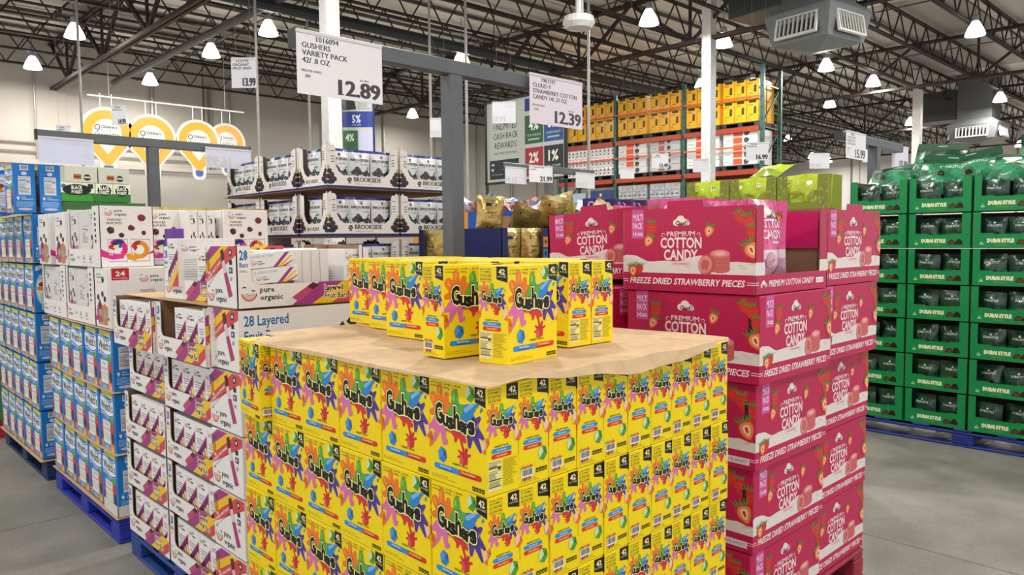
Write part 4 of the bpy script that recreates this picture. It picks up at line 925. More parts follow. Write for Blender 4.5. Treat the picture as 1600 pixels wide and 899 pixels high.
def column(x, y, w, label):
    o = empty('column', (x, y, 0), kind='structure'); b = MB('painted_metal'); b.cbox(-w/2, -w/2, .02, w/2, w/2, 7.4, '#dcdcda', .01); b.build('shaft', o)
    b = MB('painted_metal'); b.box(-w, -w, 0, w, w, .02, '#9a9a98'); b.build('base_plate', o)
    b = MB('painted_metal'); b.box(-w*.8, -w*.8, 7.4, w*.8, w*.8, 7.45, '#9a9a98'); b.build('cap_plate', o)
column(5.33, 9.62, .24, ''); column(14.2, 8.2, .24, ''); column(27.3, 8.05, .26, ''); column(43, -2.5, .3, '')
for x, y, z in ((3.3, 15.8, 3.7), (5.41, 12.4, 2.0), (7.06, 13.45, 2.0), (8.3, 10.87, 2.0), (8.5, 10.0, 2.0), (9.73, 7.97, 1.9)):
    b = MB('painted_metal'); b.rod((0, 0, 0), (0, 0, 7.4), .026, '#a3a3a0', 8); b.rod((0, 0, 0), (0, 0, .04), .07, '#8d8d8a', 8)
    b.build('drop_pole', loc=(x, y, 0), label='thin pale metal pole up to the roof, '+{3.3: 'leftmost, beside the yellow pin signs', 5.41: 'just left of the big front price sign', 7.06: 'below the big front price sign', 8.3: 'left of the near grey post', 8.5: 'just right of the front grey post', 9.73: 'in front of the yellow cartons'}[x][:70], cat='pole')
b = MB('painted_metal'); b.rod((6.1, -8, 6.45), (6.1, 23.2, 6.45), .09, '#4a4c50', 10); b.build('sprinkler_pipe', label='long dark sprinkler main pipe under the roof at upper left', cat='pipe')
b = MB('painted_metal'); b.rod((-2, 13.0, 6.35), (40, 13.0, 6.35), .12, '#2e3134', 10)
for x in range(0, 40, 6): b.rod((x, 13.0, 6.35), (x, 13.0, 7.4), .012, '#2e3134', 4)
b.build('roof_pipe', label='thick dark pipe crossing the roof behind the front price sign', cat='pipe')

# lamps
LAMPS = [(3.8, 22.05), (3.8, 18.0), (6.75, 22.1), (6.75, 17.7), (6.9, 14.9), (11.1, 17.2), (11.85, 14.1), (16.0, 21.9), (12.6, 8.7), (15.5, 8.6), (19.6, 11.8), (17.36, 15.05), (19.98, 8.05), (23.2, 8.0), (25.9, 10.5), (32.8, 10.1), (29.4, 6.1), (19.0, 4.15), (40.6, 9.1), (42.3, 18.6), (20.8, 10.7),
         (3.8, 8.0), (-1.5, 12), (7.5, 4.5), (3.2, 3.2), (7.5, -.5), (-2.5, 4.5), (-2.5, -2.5), (3, -3.5), (12, 2), (12, -4), (25, 2), (34, 0), (26, 17), (34, 16), (44, 5), (44, -3), (44, 13), (38, -7), (45.5, 19), (45.5, 9), (45.5, 1)]  # unseen lamps; the last ones, toward the right wall, are added to brighten it
LW = ['far left corner under the roof', 'at upper left in front of the back wall', 'low above the second yellow pin sign', 'at upper left above the pin sign rod', 'top left, next to the long dark pipe', 'hidden half behind the right edge of the front price sign', 'above the long grey cross beam', 'low and far, right of the front price sign', 'top centre, brightest', 'just right of the white column', 'behind the white column', 'beside the right edge of the cotton candy price sign', 'under the square air duct', 'right of the air duct, above centre', 'far, small, above the far signs', 'very far, left of the right column', 'far right below the large one', 'large, at upper right', 'tiny, beside the far air duct', 'very far above the far wall', 'above the yellow rack cartons']
for i, (x, y) in enumerate(LAMPS):
    place('lamp', mk_lamp, (x, y, 6.62), label=('bright high bay lamp, '+LW[i]) if i < len(LW) else 'extra high bay lamp beyond those seen, %s one counted away from the left wall' % ORD[i-len(LW)], cat='lamp', group='high bay lamps under the roof')

def duct(x, y, rz, label, s=1):
    o = empty('air_duct', (x, y, 0), rz, label=label, cat='air duct'); G = '#5c5f60'
    b = MB('painted_metal'); b.box(-.45*s, -.45*s, 5.9, .45*s, .45*s, 7.58, G); b.build('riser', o)
    b = MB('painted_metal'); w0, w1 = .45*s, .66*s
    V = [(-w0, -w0, 5.95), (w0, -w0, 5.95), (w0, w0, 5.95), (-w0, w0, 5.95), (-w1, -w1, 5.75), (w1, -w1, 5.75), (w1, w1, 5.75), (-w1, w1, 5.75), (-w1, -w1, 5.72), (w1, -w1, 5.72), (w1, w1, 5.72), (-w1, w1, 5.72), (-w1*.86, -w1*.86, 5.2), (w1*.86, -w1*.86, 5.2), (w1*.86, w1*.86, 5.2), (-w1*.86, w1*.86, 5.2), (0, 0, 5.08)]
    F = []
    for k in (0, 4, 8): F += [(k+i, k+(i+1) % 4, k+4+(i+1) % 4, k+4+i) for i in range(4)]
    F += [(12+i, 12+(i+1) % 4, 16) for i in range(4)]; b.mesh(V, F, '#74777a'); b.build('plenum', o)
    t = MB('painted_metal'); t.cbox(-.42*s, .46*s, 6.0, .42*s, 1.7*s, 7.1, '#3a3d40', .02); t.build('side_duct', o)
    for a in range(4):
        R = Matrix.Rotation(a*PI/2, 4, 'Z'); g = MB('painted_metal'); tl = Matrix.Translation((0, -w1*.955, 5.46)) @ Matrix.Rotation(-.175, 4, 'X')
        Q = R @ tl
        for (x0, z0, x1, z1) in ((-.42, -.2, .42, -.16), (-.42, .16, .42, .2), (-.42, -.16, -.38, .16), (.38, -.16, .42, .16)): g.box(x0*s, -.05, z0, x1*s, .0, z1, '#dcdcd6', R=Q)
        g.box(-.38*s, -.012, -.16, .38*s, -.004, .16, '#1c1d1f', R=Q)
        gr = g.build('grille', o)
        v = MB('painted_metal')
        for i in range(8): v.box((-.34+.09*i)*s, -.045, -.15, (-.34+.09*i+.03)*s, -.013, .15, '#c8c8c2', R=Q)
        v.build('vane', gr)
    return o
duct(12.75, 5.05, -.15, 'large grey square air duct with white grilles hanging at the top right', 1.0)
duct(30.8, 7.1, 0, 'far grey air duct with white grille above the green bags', 1.25)
o = empty('ceiling_fan', (8.23, 6.9, 5.25), label='white drum of a large ceiling fan hanging at the top centre', cat='fan')
b = MB('painted_metal'); b.lathe([(.001, .05), (.05, .05), (.24, -.02), (.26, -.12), (.2, -.2), (.001, -.2)], '#d4d4d0', 20); b.build('motor_drum', o)
b = MB('painted_metal'); b.rod((0, 0, 0), (0, 0, 2.2), .05, '#c9c9c6', 8); b.rod((.09, 0, 0), (.09, 0, 2.2), .02, '#c9c9c6', 6); b.build('stem', o)

# ---------------------------------------------------------------- rack
def rack():
    rz = math.radians(4); o = empty('pallet_rack', (17.4, 8.59, 0), rz, label='tall steel pallet rack with green uprights and orange beams, full of stock', cat='rack')
    up, be = '#2f5a50', '#a03c1e'; S = [0, 2.28, 4.6, 6.8]
    M = Matrix.Translation((17.4, 8.59, 0)) @ Matrix.Rotation(rz, 4, 'Z')
    for s in S:
        for x in (0, 1.1):
            b = MB('painted_metal'); b.box(x, s-.05, 0, x+.08, s+.05, 6.2 if s == 0 else 6.0, up)
            for k in range(20): b.box(x-.003, s-.018, .3+.28*k, x, s+.018, .36+.28*k, '#16302a')
            b.build('upright', o)
        b = MB('painted_metal')
        for k in range(5): b.bar((.04, s, .3+1.1*k), (1.14, s, 1.3+1.1*k), .03, .03, up); b.bar((.04, s, 1.3+1.1*k), (1.14, s, 1.3+1.1*k), .03, .03, up)
        b.build('brace', o)
    for i in range(3):
        for z in (1.9, 3.5, 4.62):
            for x in (-.06, 1.18): b = MB('painted_metal'); b.box(x, S[i]+.05, z-.13, x+.06, S[i+1]-.05, z, be); b.build('beam', o)
        for z in (2.35, 4.1, 5.38): b = MB('painted_metal'); b.box(-.1, S[i]+.05, z-.02, -.07, S[i+1]-.05, z+.02, '#d5562e'); b.build('rail', o)
    def at(x, s, z): return tuple(M @ Vector((x, s, z)))
    def mk(kind, W, D, H, seed=0):
        def f():
            r = random.Random(seed); c = CV()
            if kind == 'y':
                col = '#e3a714'; c.rect(W*.18, H*.88, W*.8, H, '#2a2418', 1); c.text('BREWER', W*.1, H*.76, H*.06, BLK, 1, fit=W*.42, off=.02); c.ell(W*.7, H*.62, W*.13, H*.1, '#4a3a22', 1, 8); c.rect(W*.58, H*.36, W*.8, H*.55, '#3a3026', 1); c.rect(W*.2, H*.3, W*.55, H*.34, '#7a5a14', 1); c.bars(W*.1, H*.1, W*.4, H*.26, 3, '#8a6a1a', 1, .4); c.rect(W*.97, 0, W, H, '#b98e22', 1)
            elif kind == 'w':
                col = '#dcdad8'; c.rect(W*.3, H*.08, W*.56, H*.92, '#e0532a', 1); c.ell(W*.68, H*.5, W*.08, H*.36, '#33353a', 1, 9); c.rect(W*.62, H*.1, W*.72, H*.5, '#4a4c52', 1); c.text('cookware', W*.06, H*.5, H*.12, '#6a6a6c', 1, fit=W*.2); c.t.pop(); c.rect(W*.06, H*.48, W*.22, H*.58, '#8a8a8c', 1)
            elif kind == 'g':
                col = '#b9b9ba'; c.rect(W*.3, H*.1, W*.5, H*.9, '#b05a48', 1); c.ell(W*.64, H*.5, W*.07, H*.36, '#45474c', 1, 9); c.rect(W*.06, H*.48, W*.22, H*.58, '#8a8a8c', 1)
            elif kind == 'n':
                col = '#e8e6e4'; c.rect(W*.25, H*.15, W*.75, H*.75, '#4a4648', 1); c.rect(W*.35, H*.3, W*.65, H*.55, '#c9c0b8', 2); c.rect(W*.3, H*.85, W*.7, H*.93, '#a03a3a', 1)
            elif kind == 's':
                col = '#a9abb0'; [c.arc(W*x, H*.6, W*.09, W*.03, 180, 360, '#5c5e66', 1, 6) for x in (.2, .5, .8)]; c.rect(W*.12, H*.2, W*.3, H*.3, '#5c5e66', 1); c.rect(W*.42, H*.2, W*.6, H*.3, '#5c5e66', 1); c.rect(W*.7, H*.2, W*.9, H*.3, '#5c5e66', 1)
            elif kind == 'l': col = '#9db8c8'; c.rect(0, 0, W, H*.3, '#b9b4a2', 1); c.rect(0, H*.3, W, H*.55, '#c9d8e0', 1); c.rect(W*.2, H*.35, W*.6, H*.5, '#8aa0a8', 2)
            elif kind == 'c': col = '#2a3f78'; c.rect(0, 0, W, H*.3, '#c9c4b4', 1); c.rect(0, H*.3, W, H*.5, '#8fb4d8', 1); c.text('Casper', W*.15, H*.7, H*.1, WHT, 1, fit=W*.5, off=.02); c.ell(W*.5, H*.88, W*.05, H*.05, '#e0c83a', 1, 8)
            else: col = '#4c5064'; c.rect(W*.1, H*.6, W*.9, H*.9, '#6a6f84', 1)
            b = MB('shrink_film' if kind in 'sn' else 'printed_card'); b.cbox(-W/2, -D/2, 0, W/2, D/2, H, col, .008); b.faces(W, D, H, f=c, l=c if W == D else None); b.EPS = 0
            return b.build('carton' if kind != 's' else 'wrapped_carton')
        return f
    r90 = -PI/2+rz
    def put(kind, x, s, z, W, D, H, lab, grp, j=.0, key=None):
        place(('rack', kind), mk(kind, W, D, H), at(x+D/2, s, z), r90+random.uniform(-j, j), lab, grp, 'carton')
    pw = '#2a2a2c'
    def pal(s, z, ln):
        b = MB('painted_wood')
        b.box(-.0, -ln/2, .11, 1.05, ln/2, .13, pw)
        for y in (-ln/2+.06, 0, ln/2-.06): b.box(0, y-.06, .02, 1.05, y+.06, .11, pw)
        b.box(0, -ln/2, 0, 1.05, ln/2, .02, pw)
        return b.build('pallet', loc=at(.0, s, z), rz=rz, label='black pallet on the tall rack, %s' % PL.pop(0), cat='pallet', group='black pallets on the tall rack')
    PL = [a+', '+b+' from the right' for a in ('top level', 'middle level', 'lower level') for b in ORD[:6]]
    ss = [.6, 1.7, 2.9, 4.0, 5.15, 6.2]
    for s in ss: pal(s, 4.62, 1.02)
    for s in ss: pal(s, 3.5, 1.02)
    for s in ss: pal(s, 1.9, 1.02)
    for i, s in enumerate(ss):
        for k in range(3):
            for lv in range(2):
                put('y', .02, s-.34+.34*k, 4.755+.56*lv, .33, .46, .55, 'yellow carton with black gadget picture, %s from the right, %s row on the rack top' % (ORD[3*i+k], ('lower', 'upper')[lv]), 'yellow cartons on the top level of the rack', .02)
    for lv in range(2):
        put('y', .52, .6-.34, 4.755+.56*lv, .33, .46, .55, 'yellow carton behind the right end of the rack top, %s row' % ('lower', 'upper')[lv], 'yellow cartons on the top level of the rack')
    for i, s in enumerate(ss[:4]):
        for lv in range(5):
            kd = 'w' if i != 2 else 'g'
            put(kd, .02, s, 3.635+.188*lv, .98, .9, .184, '%s cookware carton with orange patch, stack %s from the right, %s from the bottom' % ('white' if kd == 'w' else 'grey', ORD[i], ORD[lv]), 'long cookware cartons on the middle level of the rack', .015)
    for i, s in enumerate(ss[4:]):
        for k in range(7):
            for lv in range(3):
                put('n', .03, s-.45+.15*k, 3.635+.29*lv, .14, .5, .285, 'narrow white film-wrapped pack, %s in its row, %s row, %s pallet from the left end' % (ORD[k], ('bottom', 'middle', 'top')[lv], ORD[1-i]), 'narrow white packs on the middle level of the rack', .02)
    for i, s in enumerate(ss):
        if i in (2, 3):
            for k in range(2):
                for lv in range(3): put('s', .03, s-.25+.5*k, 2.04+.42*lv, .49, .8, .41, 'silver film-wrapped carton, %s stack, %s one, %s from the bottom' % (('right', 'left')[i-2], ('right', 'left')[k], ORD[lv]), 'silver wrapped cartons on the lower level of the rack')
        elif i == 4: put('c', .03, s, 2.04, .95, .8, 1.15, 'tall dark blue carton with a sky picture on the lower rack level', None)
        elif i == 5: put('l', .03, s, 2.04, .95, .8, 1.1, 'tall pale carton with a landscape picture at the left end of the rack', None)
        else:
            for lv in range(2): put('d', .03, s, 2.04+.6*lv, .95, .8, .59, 'dark grey-blue carton, stack %s from the right, %s one, lower rack level' % (ORD[i], ('lower', 'upper')[lv]), 'dark cartons on the lower level of the rack')
rack()
# ---------------------------------------------------------------- yellow fruit snack stack in front
PZ = .14
pallet(.02, .02, .96, 1.16, '#2448a0', 'blue block pallet under the yellow snack box stack in front')
slip([(0, 0), (.99, 0), (.99, 1.2), (0, 1.2)], PZ, 'brown sheet under the lowest yellow snack boxes')
rr = random.Random(11)
GZ = .145
ROWN = ['top', 'second', 'third', 'fourth', 'bottom']
for row in range(5):
    z = GZ+(4-row)*.2431
    for j in range(6):       # wide faces along the left side
        x, y, a = GD/2+.001+rr.uniform(-.002, .003), .1+j*.2, -PI/2+rr.uniform(-.006, .006)
        if row == 0 and j == 5: x, y, a = GD/2-.018, 1.105, -PI/2-.12
        place('snack', mk_snack, (x, y, z), a+(PI if (row == 0 and j == 0) else 0),
              'yellow snack box, %s row down, %s' % (ROWN[row], 'at the near corner of the stack' if j == 0 else 'wide face, %s from the near corner' % ORD[j]), 'yellow fruit snack boxes stacked in front', 'snack box')
    for i in range(1, 10):   # narrow faces along the right side
        place('snack', mk_snack, (GD/2+.001+i*.0991+rr.uniform(-.001, .001), .1+rr.uniform(-.003, .003), z), -PI/2+rr.uniform(-.008, .008),
              'yellow snack box, %s row down, narrow face, %s right of the near corner' % (ROWN[row], ORD[i-1]), 'yellow fruit snack boxes stacked in front', 'snack box')
# brown sheet with drooping edges on top of them
ZTOP = GZ+5*.2431
def top_sheet():
    z = ZTOP+.001; t = .003; nx, ny = 26, 26; b = MB('kraft_card'); K = '#d3b48c'
    def edge(x):             # droop of the near edge, by distance along it
        return .001+.028*max(0, math.sin(min(1, max(0, (x-.1)/.95))*PI))**.8*(1-.25*math.sin(x*9))
    def P(i, j, k):
        u, v = i/nx, j/ny; x = -.012+u*1.03; y = .0+v*1.235
        if v > .9: x = x*.86+.11 if u < .4 else x
        if u > .9: y = .03+v*1.2
        zz = z+.0015*math.sin(x*7+y*5)+.0015*math.sin(y*11)
        if v < .001: y -= .012; 
        if i == 0: x -= .006*math.sin(v*9)
        return Vector((x, y, zz+k*t+.006*(1-v)**8*math.sin(u*13)**2))
    for k in (0, 1):
        for i in range(nx):
            for j in range(ny):
                q = [P(i, j, k), P(i+1, j, k), P(i+1, j+1, k), P(i, j+1, k)]; b.face(q if k else q[::-1], K)
    for i in range(nx):      # drooping lip on the right side
        a, c = P(i, 0, 1), P(i+1, 0, 1); d = lambda p: Vector((p.x, p.y-.004-.006*edge(p.x)/.03, p.z-edge(p.x)-t))
        b.face([d(a), d(c), c, a], K); b.face([d(c), d(a), a-Vector((0, -.002, 0)), c-Vector((0, -.002, 0))], K)
    for j in range(ny):
        a, c = P(0, j, 1), P(0, j+1, 1); h = lambda p: Vector((p.x-.002, p.y, p.z-.004-.006*math.sin(p.y*2.6)**2)); b.face([a, c, h(c), h(a)], K)
        a, c = P(nx, j, 1), P(nx, j+1, 1); b.face([c, a, a-Vector((0, 0, t)), c-Vector((0, 0, t))], K)
        a, c = P(j, ny, 1), P(j+1, ny, 1); b.face([c, a, a-Vector((0, 0, t)), c-Vector((0, 0, t))], K)
    return b.build('slip_sheet', smooth=False, label='large tan cardboard sheet with drooping edges on top of the yellow stack', cat='cardboard sheet')
top_sheet()
ZS = ZTOP+.0075
def loose(x, y, a, lab, z=0): place('snack', mk_snack, (x, y, ZS+z), a, lab, 'yellow snack boxes standing loose on the tan sheet', 'snack box')
def corner(x, y, a, W=GW, D=GD):   # near-left bottom corner of the wide face -> centre
    return x+W/2*math.cos(a)-D/2*math.sin(a), y+W/2*math.sin(a)+D/2*math.cos(a)
x, y = corner(.188, .126, .11); loose(x, y, .11, 'yellow snack box standing nearest on the tan sheet, nutrition table on its narrow side')
x, y = corner(.147, .322, -.06); loose(x, y, PI-.06, 'yellow snack box half hidden behind the nearest one, barcode on its narrow side')
for k, (y0, xs, n) in enumerate(((1.105, .475, 4), (.89, .42, 4), (.652, .332, 5), (.435, .45, 4), (.222, .515, 2))):
    for i in range(n):
        loose(xs+GD/2+i*.0994, y0+GW/2+.002, (PI/2 if k == 4 else -PI/2)+rr.uniform(-.01, .01), 'yellow snack box on the tan sheet, row %s from the back, %s from left' % (ORD[k], ORD[i]))

# ---------------------------------------------------------------- pink cotton candy stack
pallet(1.52, .24, 1.18, 1.16, '#9a2038', 'dark red pallet under the pink cotton candy cases')
C0 = 'pink cotton candy cases on the red pallet'
def cc(x0, y0, z, kind, a, lab, jz=0): place(('candy', kind), {'c': mk_candy_closed, 'c2': lambda: mk_candy_closed(CFS), 'f': mk_candy_open('front'), 's': mk_candy_open('left')}[kind], (x0+CW_/2, y0+CD_/2, z), a, lab, C0, 'carton')
for lv in range(4):
    z = .1405+lv*.331; nm = ['bottom', 'third layer down', 'second layer down', 'layer under the open ones'][lv]
    near = lv == 3
    cc(1.495-(.02 if near else 0)+[.02, .02, -.005, -.01][lv], .175+[.03, .02, 0, -.025][lv], z, 'c2' if near else 'c', 0, 'closed pink case, %s, at the near left corner' % nm)
    cc(2.125+(.0 if lv < 3 else -.03), [.255, .25, .245, .2][lv], z, 'c', 0, 'closed pink case, %s, at the right end' % nm)
    cc(1.5, .85, z, 'c', 0, 'closed pink case, %s, on the left side behind the yellow boxes' % nm)
    cc(2.14, .86, z, 'c', 0, 'closed pink case, %s, at the far back corner' % nm)
Z1 = .1405+4*.331
cc(1.455, .165, Z1-.028 if False else Z1, 'f', 0, 'open pink case on top, near corner, wide window with one pouch standing in it')
cc(2.12, .2, Z1, 's', 0, 'open pink case on top at the right end, handle tab on its front')
place(('candy', 'f'), None, (1.72+CW_/2, .83+CD_/2, Z1+.0155), .0, 'open pink case on top, left of the big one, leaning down to the left', C0, 'carton', rot=(-.05, 0, 0))
mkp = [mk_pink_pouch(i) for i in range(4)]
GP = 'pink candy pouches in and on the open cases'
def pp(i, loc, rot, lab): place(('pink', i % 4), mkp[i % 4], loc, 0, lab, GP, 'candy pouch', rot=rot)
pp(0, (1.65, .225, Z1+.03), (-.06, 0, .03), 'pink candy pouch standing in the window of the near open case')
for i in range(6): pp(i+1, (1.55+.07*i, .36+.05*(i % 2), Z1+.03), (-.1+.02*i, 0, -PI/2+.05*i), 'pink candy pouch sticking out of the near open case, %s from left' % ORD[i])
for i in range(4): pp(i, (1.6+.09*i, .6, Z1+.05), (.1, 0, -PI/2-.1*i), 'pink candy pouch deeper in the near open case, %s from the left' % ORD[i])
for i in range(4): pp(i+2, (1.84+.1*i, 1.08+.03*i, Z1+.05), (-.2, .1, -PI/2+.2*i), 'pink candy pouch with white print in the left open case, %s' % ORD[i])
for i in range(3): pp(i+1, (2.4+.1*i, .95, Z1+.012+.01*i), (-.25, 0, -.2+.1*i), 'pink candy pouch leaning at the back of the right cases, %s' % ORD[i])
pp(2, (2.33, .84, Z1+.335), (PI/2-.05, 0, -PI/2+.3), 'pink candy pouch lying flat across the back right case')
for i in range(3): pp(i, (2.3+.12*i, .55, Z1+.01), (0, 0, .1*i), 'pink candy pouch inside the right end open case, %s' % ORD[i])

# ---------------------------------------------------------------- fruit bar stack on the left
pallet(.2, 1.72, 1.0, 1.4, '#1d3f86', 'worn blue pallet under the white fruit bar trays')
mb_ = [mk_bar_box]
LV = ['top', 'second layer down', 'third layer down', 'fourth layer down', 'fifth layer down', 'bottom layer']
def tray_with(x, y, z, a, lab, fill=4, kind='t', skip=()):
    place(('tray', kind), mk_bars_tray if kind == 't' else mk_bars_closed, (x, y, z), a, lab, 'white fruit bar trays on the left pallet', 'display tray' if kind == 't' else 'carton')
    if kind != 't': return
    for i in range(fill):
        if i in skip: continue
        u = -TW_/2+.062+BBW/2+i*.131; v = .0
        place('barbox', mk_bar_box, (x+u*math.cos(a)-v*math.sin(a), y+u*math.sin(a)+v*math.cos(a), z+.0045), a+rr.uniform(-.01, .01),
              '%s fruit bar box, %s' % (ORD[i], 'tray '+lab.split('tray, ')[-1].replace(' of the left side', '').replace(' with a box missing', '').replace(', nearly empty', '').replace('turned left ', '')), 'fruit bar boxes standing in the trays', 'snack box')
for lv in range(1, 6):
    z = .1405+(5-lv)*.2545; dx = [0, .0, .03, .0, .0, .0][lv]
    if lv == 1:
        tray_with(.15+TD_/2, 2.8, z, -PI/2, 'white fruit bar tray, %s, far one of the left side' % LV[lv]); tray_with(.165+TD_/2, 2.2, z, -PI/2, 'white fruit bar tray, %s, middle of the left side with a box missing' % LV[lv], skip=(0,))
    else:
        tray_with(.2+dx+TD_/2, 2.83, z, -PI/2+.01, 'white fruit bar tray, %s, far one of the left side' % LV[lv]); tray_with(.205+TD_/2, 2.245, z, -PI/2, 'white fruit bar tray, %s, middle of the left side' % LV[lv])
    tray_with(.2+TW_/2, 1.675+TD_/2, z, 0, 'white closed fruit bar carton, %s, near left corner with pineapple end' % LV[lv], kind='c')
    tray_with(.2+TW_*1.52, 1.68+TD_/2, z, 0, 'white closed fruit bar carton, %s, behind the yellow stack' % LV[lv], kind='c')
ZB = .1405+5*.2545
slip([(.2, 1.7), (.62, 1.68), (1.3, 1.7), (1.3, 3.1), (.9, 3.15), (.19, 3.05)], ZB-.0035, 'thin brown sheet under the top fruit bar trays')
tray_with(.2+TW_/2, 1.675+TD_/2, ZB+.001, 0, 'white fruit bar tray, top, near corner with two boxes lying in it', fill=4, skip=(0, 1, 2, 3))
for i, u in enumerate((.02, .43)): place('barbox', mk_bar_box, (.2+.07+u+.05, 1.675+.15, ZB+.006), 0, 'fruit bar box standing at the %s end of the top tray' % ('left', 'right')[i], 'fruit bar boxes standing in the trays', 'snack box')
for i in range(4): place('barbox', mk_bar_box, (.2+.215+.03*i*0+.0, 0, -9), 0) if False else None
def mk_side_box():
    b = MB(); b.cbox(-.02, -.11, 0, .02, .11, .222, '#e6e2df', .0015); c = CV(); c.rect(.012, .06, .028, .07, '#a03a5a', 1); b.cv(c, (-.02, -.11, 0), (1, 0, 0), (0, 0, 1)); return b.build('fruit_bar_box')
for i in range(4): place('sidebox', mk_side_box, (.2+.29+.042*i, 1.675+.17, ZB+.006), .02, 'narrow white box seen edge-on in the top tray, %s from the left' % ORD[i], 'narrow boxes in the top tray', 'snack box')
for i in range(2): place('flat', mk_flat_box, (.345+.02*i, 1.69+.06-.012, ZB+.0965+(.063 if i == 0 else 0)), 0, 'white fruit bar box lying on its side in the top tray window, %s of two' % ('upper', 'lower')[i], 'fruit bar boxes lying on their sides', 'snack box', rot=(0, -.08, -.04-.03*i))
tray_with(.25+TD_/2, 2.285, ZB+.001, -PI/2+.06, 'white fruit bar tray, top, turned left behind the near corner, nearly empty', skip=(0, 1))
tray_with(.5+TW_/2, 2.35+TD_/2, ZB+.001, 0, 'white fruit bar tray, top, at the back')
place('barbox', mk_bar_box, (.36, 2.42, ZB+.06), -PI/2, 'tall fruit bar box sticking up behind the top left tray', 'fruit bar boxes standing in the trays', 'snack box')
def mk_purple():
    b = MB(); W, D, H = .06, .09, .33; b.cbox(-W/2, -D/2, 0, W/2, D/2, H, '#6d3f96', .002); c = CV(); c.rect(0, 0, D, H*.55, '#3a2440', 1); c.ell(D*.5, H*.3, D*.3, H*.16, '#6a2c5c', 2); c.rect(D*.1, H*.6, D*.8, H*.72, '#5a9ad0', 1); c.ell(D*.4, H*.08, D*.25, H*.06, '#c8a050', 2); b.faces(W, D, H, l=c, f=c if False else None)
    return b.build('snack_box')
mk_p = mk_purple(); tag(mk_p, 'slim purple snack box standing behind the fruit bar trays', 'snack box'); mk_p.location = (.3, 2.6, ZB+.001)

# ---------------------------------------------------------------- blue fruit snack stacks
def blue_stack(x, y, levels, n, nm, z0=.155, pitch=.348, turn=()):
    for lv in range(levels):
        for j in range(n):
            a = -PI/2+rr.uniform(-.008, .008)
            if (lv, j) in turn: a += PI
            place('blue', mk_blue, (x+BD/2+rr.uniform(-.004, .004), y+BW/2+j*.276, z0+lv*pitch), a, 'blue snack carton, %s, %s layer up, %s from its near end' % (nm, ORD[lv], ORD[j]), 'blue fruit snack cartons on the '+nm, 'snack carton')
pallet(.19, 3.29, 1.0, 1.38, '#1f2f9c', 'bright blue pallet under the near stack of blue snack cartons')
blue_stack(.2, 3.315, 3, 5, 'near blue stack')
for i, (z, nm) in enumerate(((.1405, 'lowest'), (.5, 'middle'), (.848, 'upper'), (1.196, 'top'))):
    slip([(.185, 3.28), (1.2, 3.3), (1.2, 4.7), (.195, 4.72), (.18, 4.0)] if i else [(.18, 3.285), (1.2, 3.285), (1.2, 4.7), (.185, 4.72)], z+.002, '%s tan sheet between layers of the near blue stack' % nm)
b = MB('printed_card'); b.box(-.0, 0, 0, .22, .004, .06, '#d9d6d2'); b.box(0, 0, 0, .004, .25, .06, '#d9d6d2'); b.build('corner_guard', loc=(.19, 3.295, .15), label='white crushed card corner at the base of the near blue stack', cat='cardboard')
for j in range(3): place('blue', mk_blue, (.4+j*.135, 3.315+BW/2, .155), -PI/2, 'blue snack carton in the bottom layer, near end, %s row inward' % ORD[j+1], 'blue fruit snack cartons on the near blue stack', 'snack carton')
for lv in (1, 2):
    for j in range(3): place('blue', mk_blue, (.4+j*.135, 3.315+BW/2, .155+lv*.348), -PI/2, 'blue snack carton at the near end, %s layer, %s row inward' % (ORD[lv], ORD[j+1]), 'blue fruit snack cartons on the near blue stack', 'snack carton')
pallet(.18, 4.88, 1.0, 1.42, '#15305c', 'dark blue pallet under the far stack of blue snack cartons')
blue_stack(.165, 4.9, 5, 5, 'far blue stack', turn=((3, 0), (0, 2)))
for j, (x_, y_, a_, t_) in enumerate(((.07, 4.9, 0, 'second from the left'), (.225, 4.9, 0, 'rightmost, nearest the bite cases'), (.0, 5.22, PI, 'leftmost, fruit picture on its narrow side'), (.02, 5.52, 0, 'behind the leftmost one'))):
    place('blue', mk_blue, (x_+BD/2, y_+BW/2, .155+5*.348), -PI/2+a_, 'blue snack carton on top of the far stack, '+t_, 'blue fruit snack cartons on the far blue stack', 'snack carton')
for lv in (4, 3):
    for j in range(2): place('blue', mk_blue, (.365+.135*j, 4.9+BW/2, .155+lv*.348), -PI/2, 'blue snack carton, near end of far stack, %s layer, %s row inward' % (ORD[lv], ORD[j+1]), 'blue fruit snack cartons on the far blue stack', 'snack carton')
for i, z in enumerate((.1405, 1.5455)): slip([(.145, 4.87), (1.15, 4.88), (1.15, 6.32), (.15, 6.33)], z+.002, '%s tan sheet in the far blue stack' % ('lowest', 'upper')[i])
# red pallet further on
pallet(.15, 6.55, 1.0, 1.2, '#b01c2c', 'bright red pallet at the left edge beyond the blue stacks')
for i in range(4):
    def mkg():
        b = MB(); b.cbox(-.28, -.5, 0, .28, .5, .42, '#3f7a3c', .004); c = CV(); c.rect(.05, .1, .4, .3, '#c9b45a', 1); b.faces(.56, 1.0, .42, f=c, l=c); return b.build('carton')
    place('greenbox', mkg, (.45, 7.05, .145+i*.425), 0, 'green carton on the red pallet, %s from the bottom' % ORD[i], 'green cartons on the red pallet', 'carton')

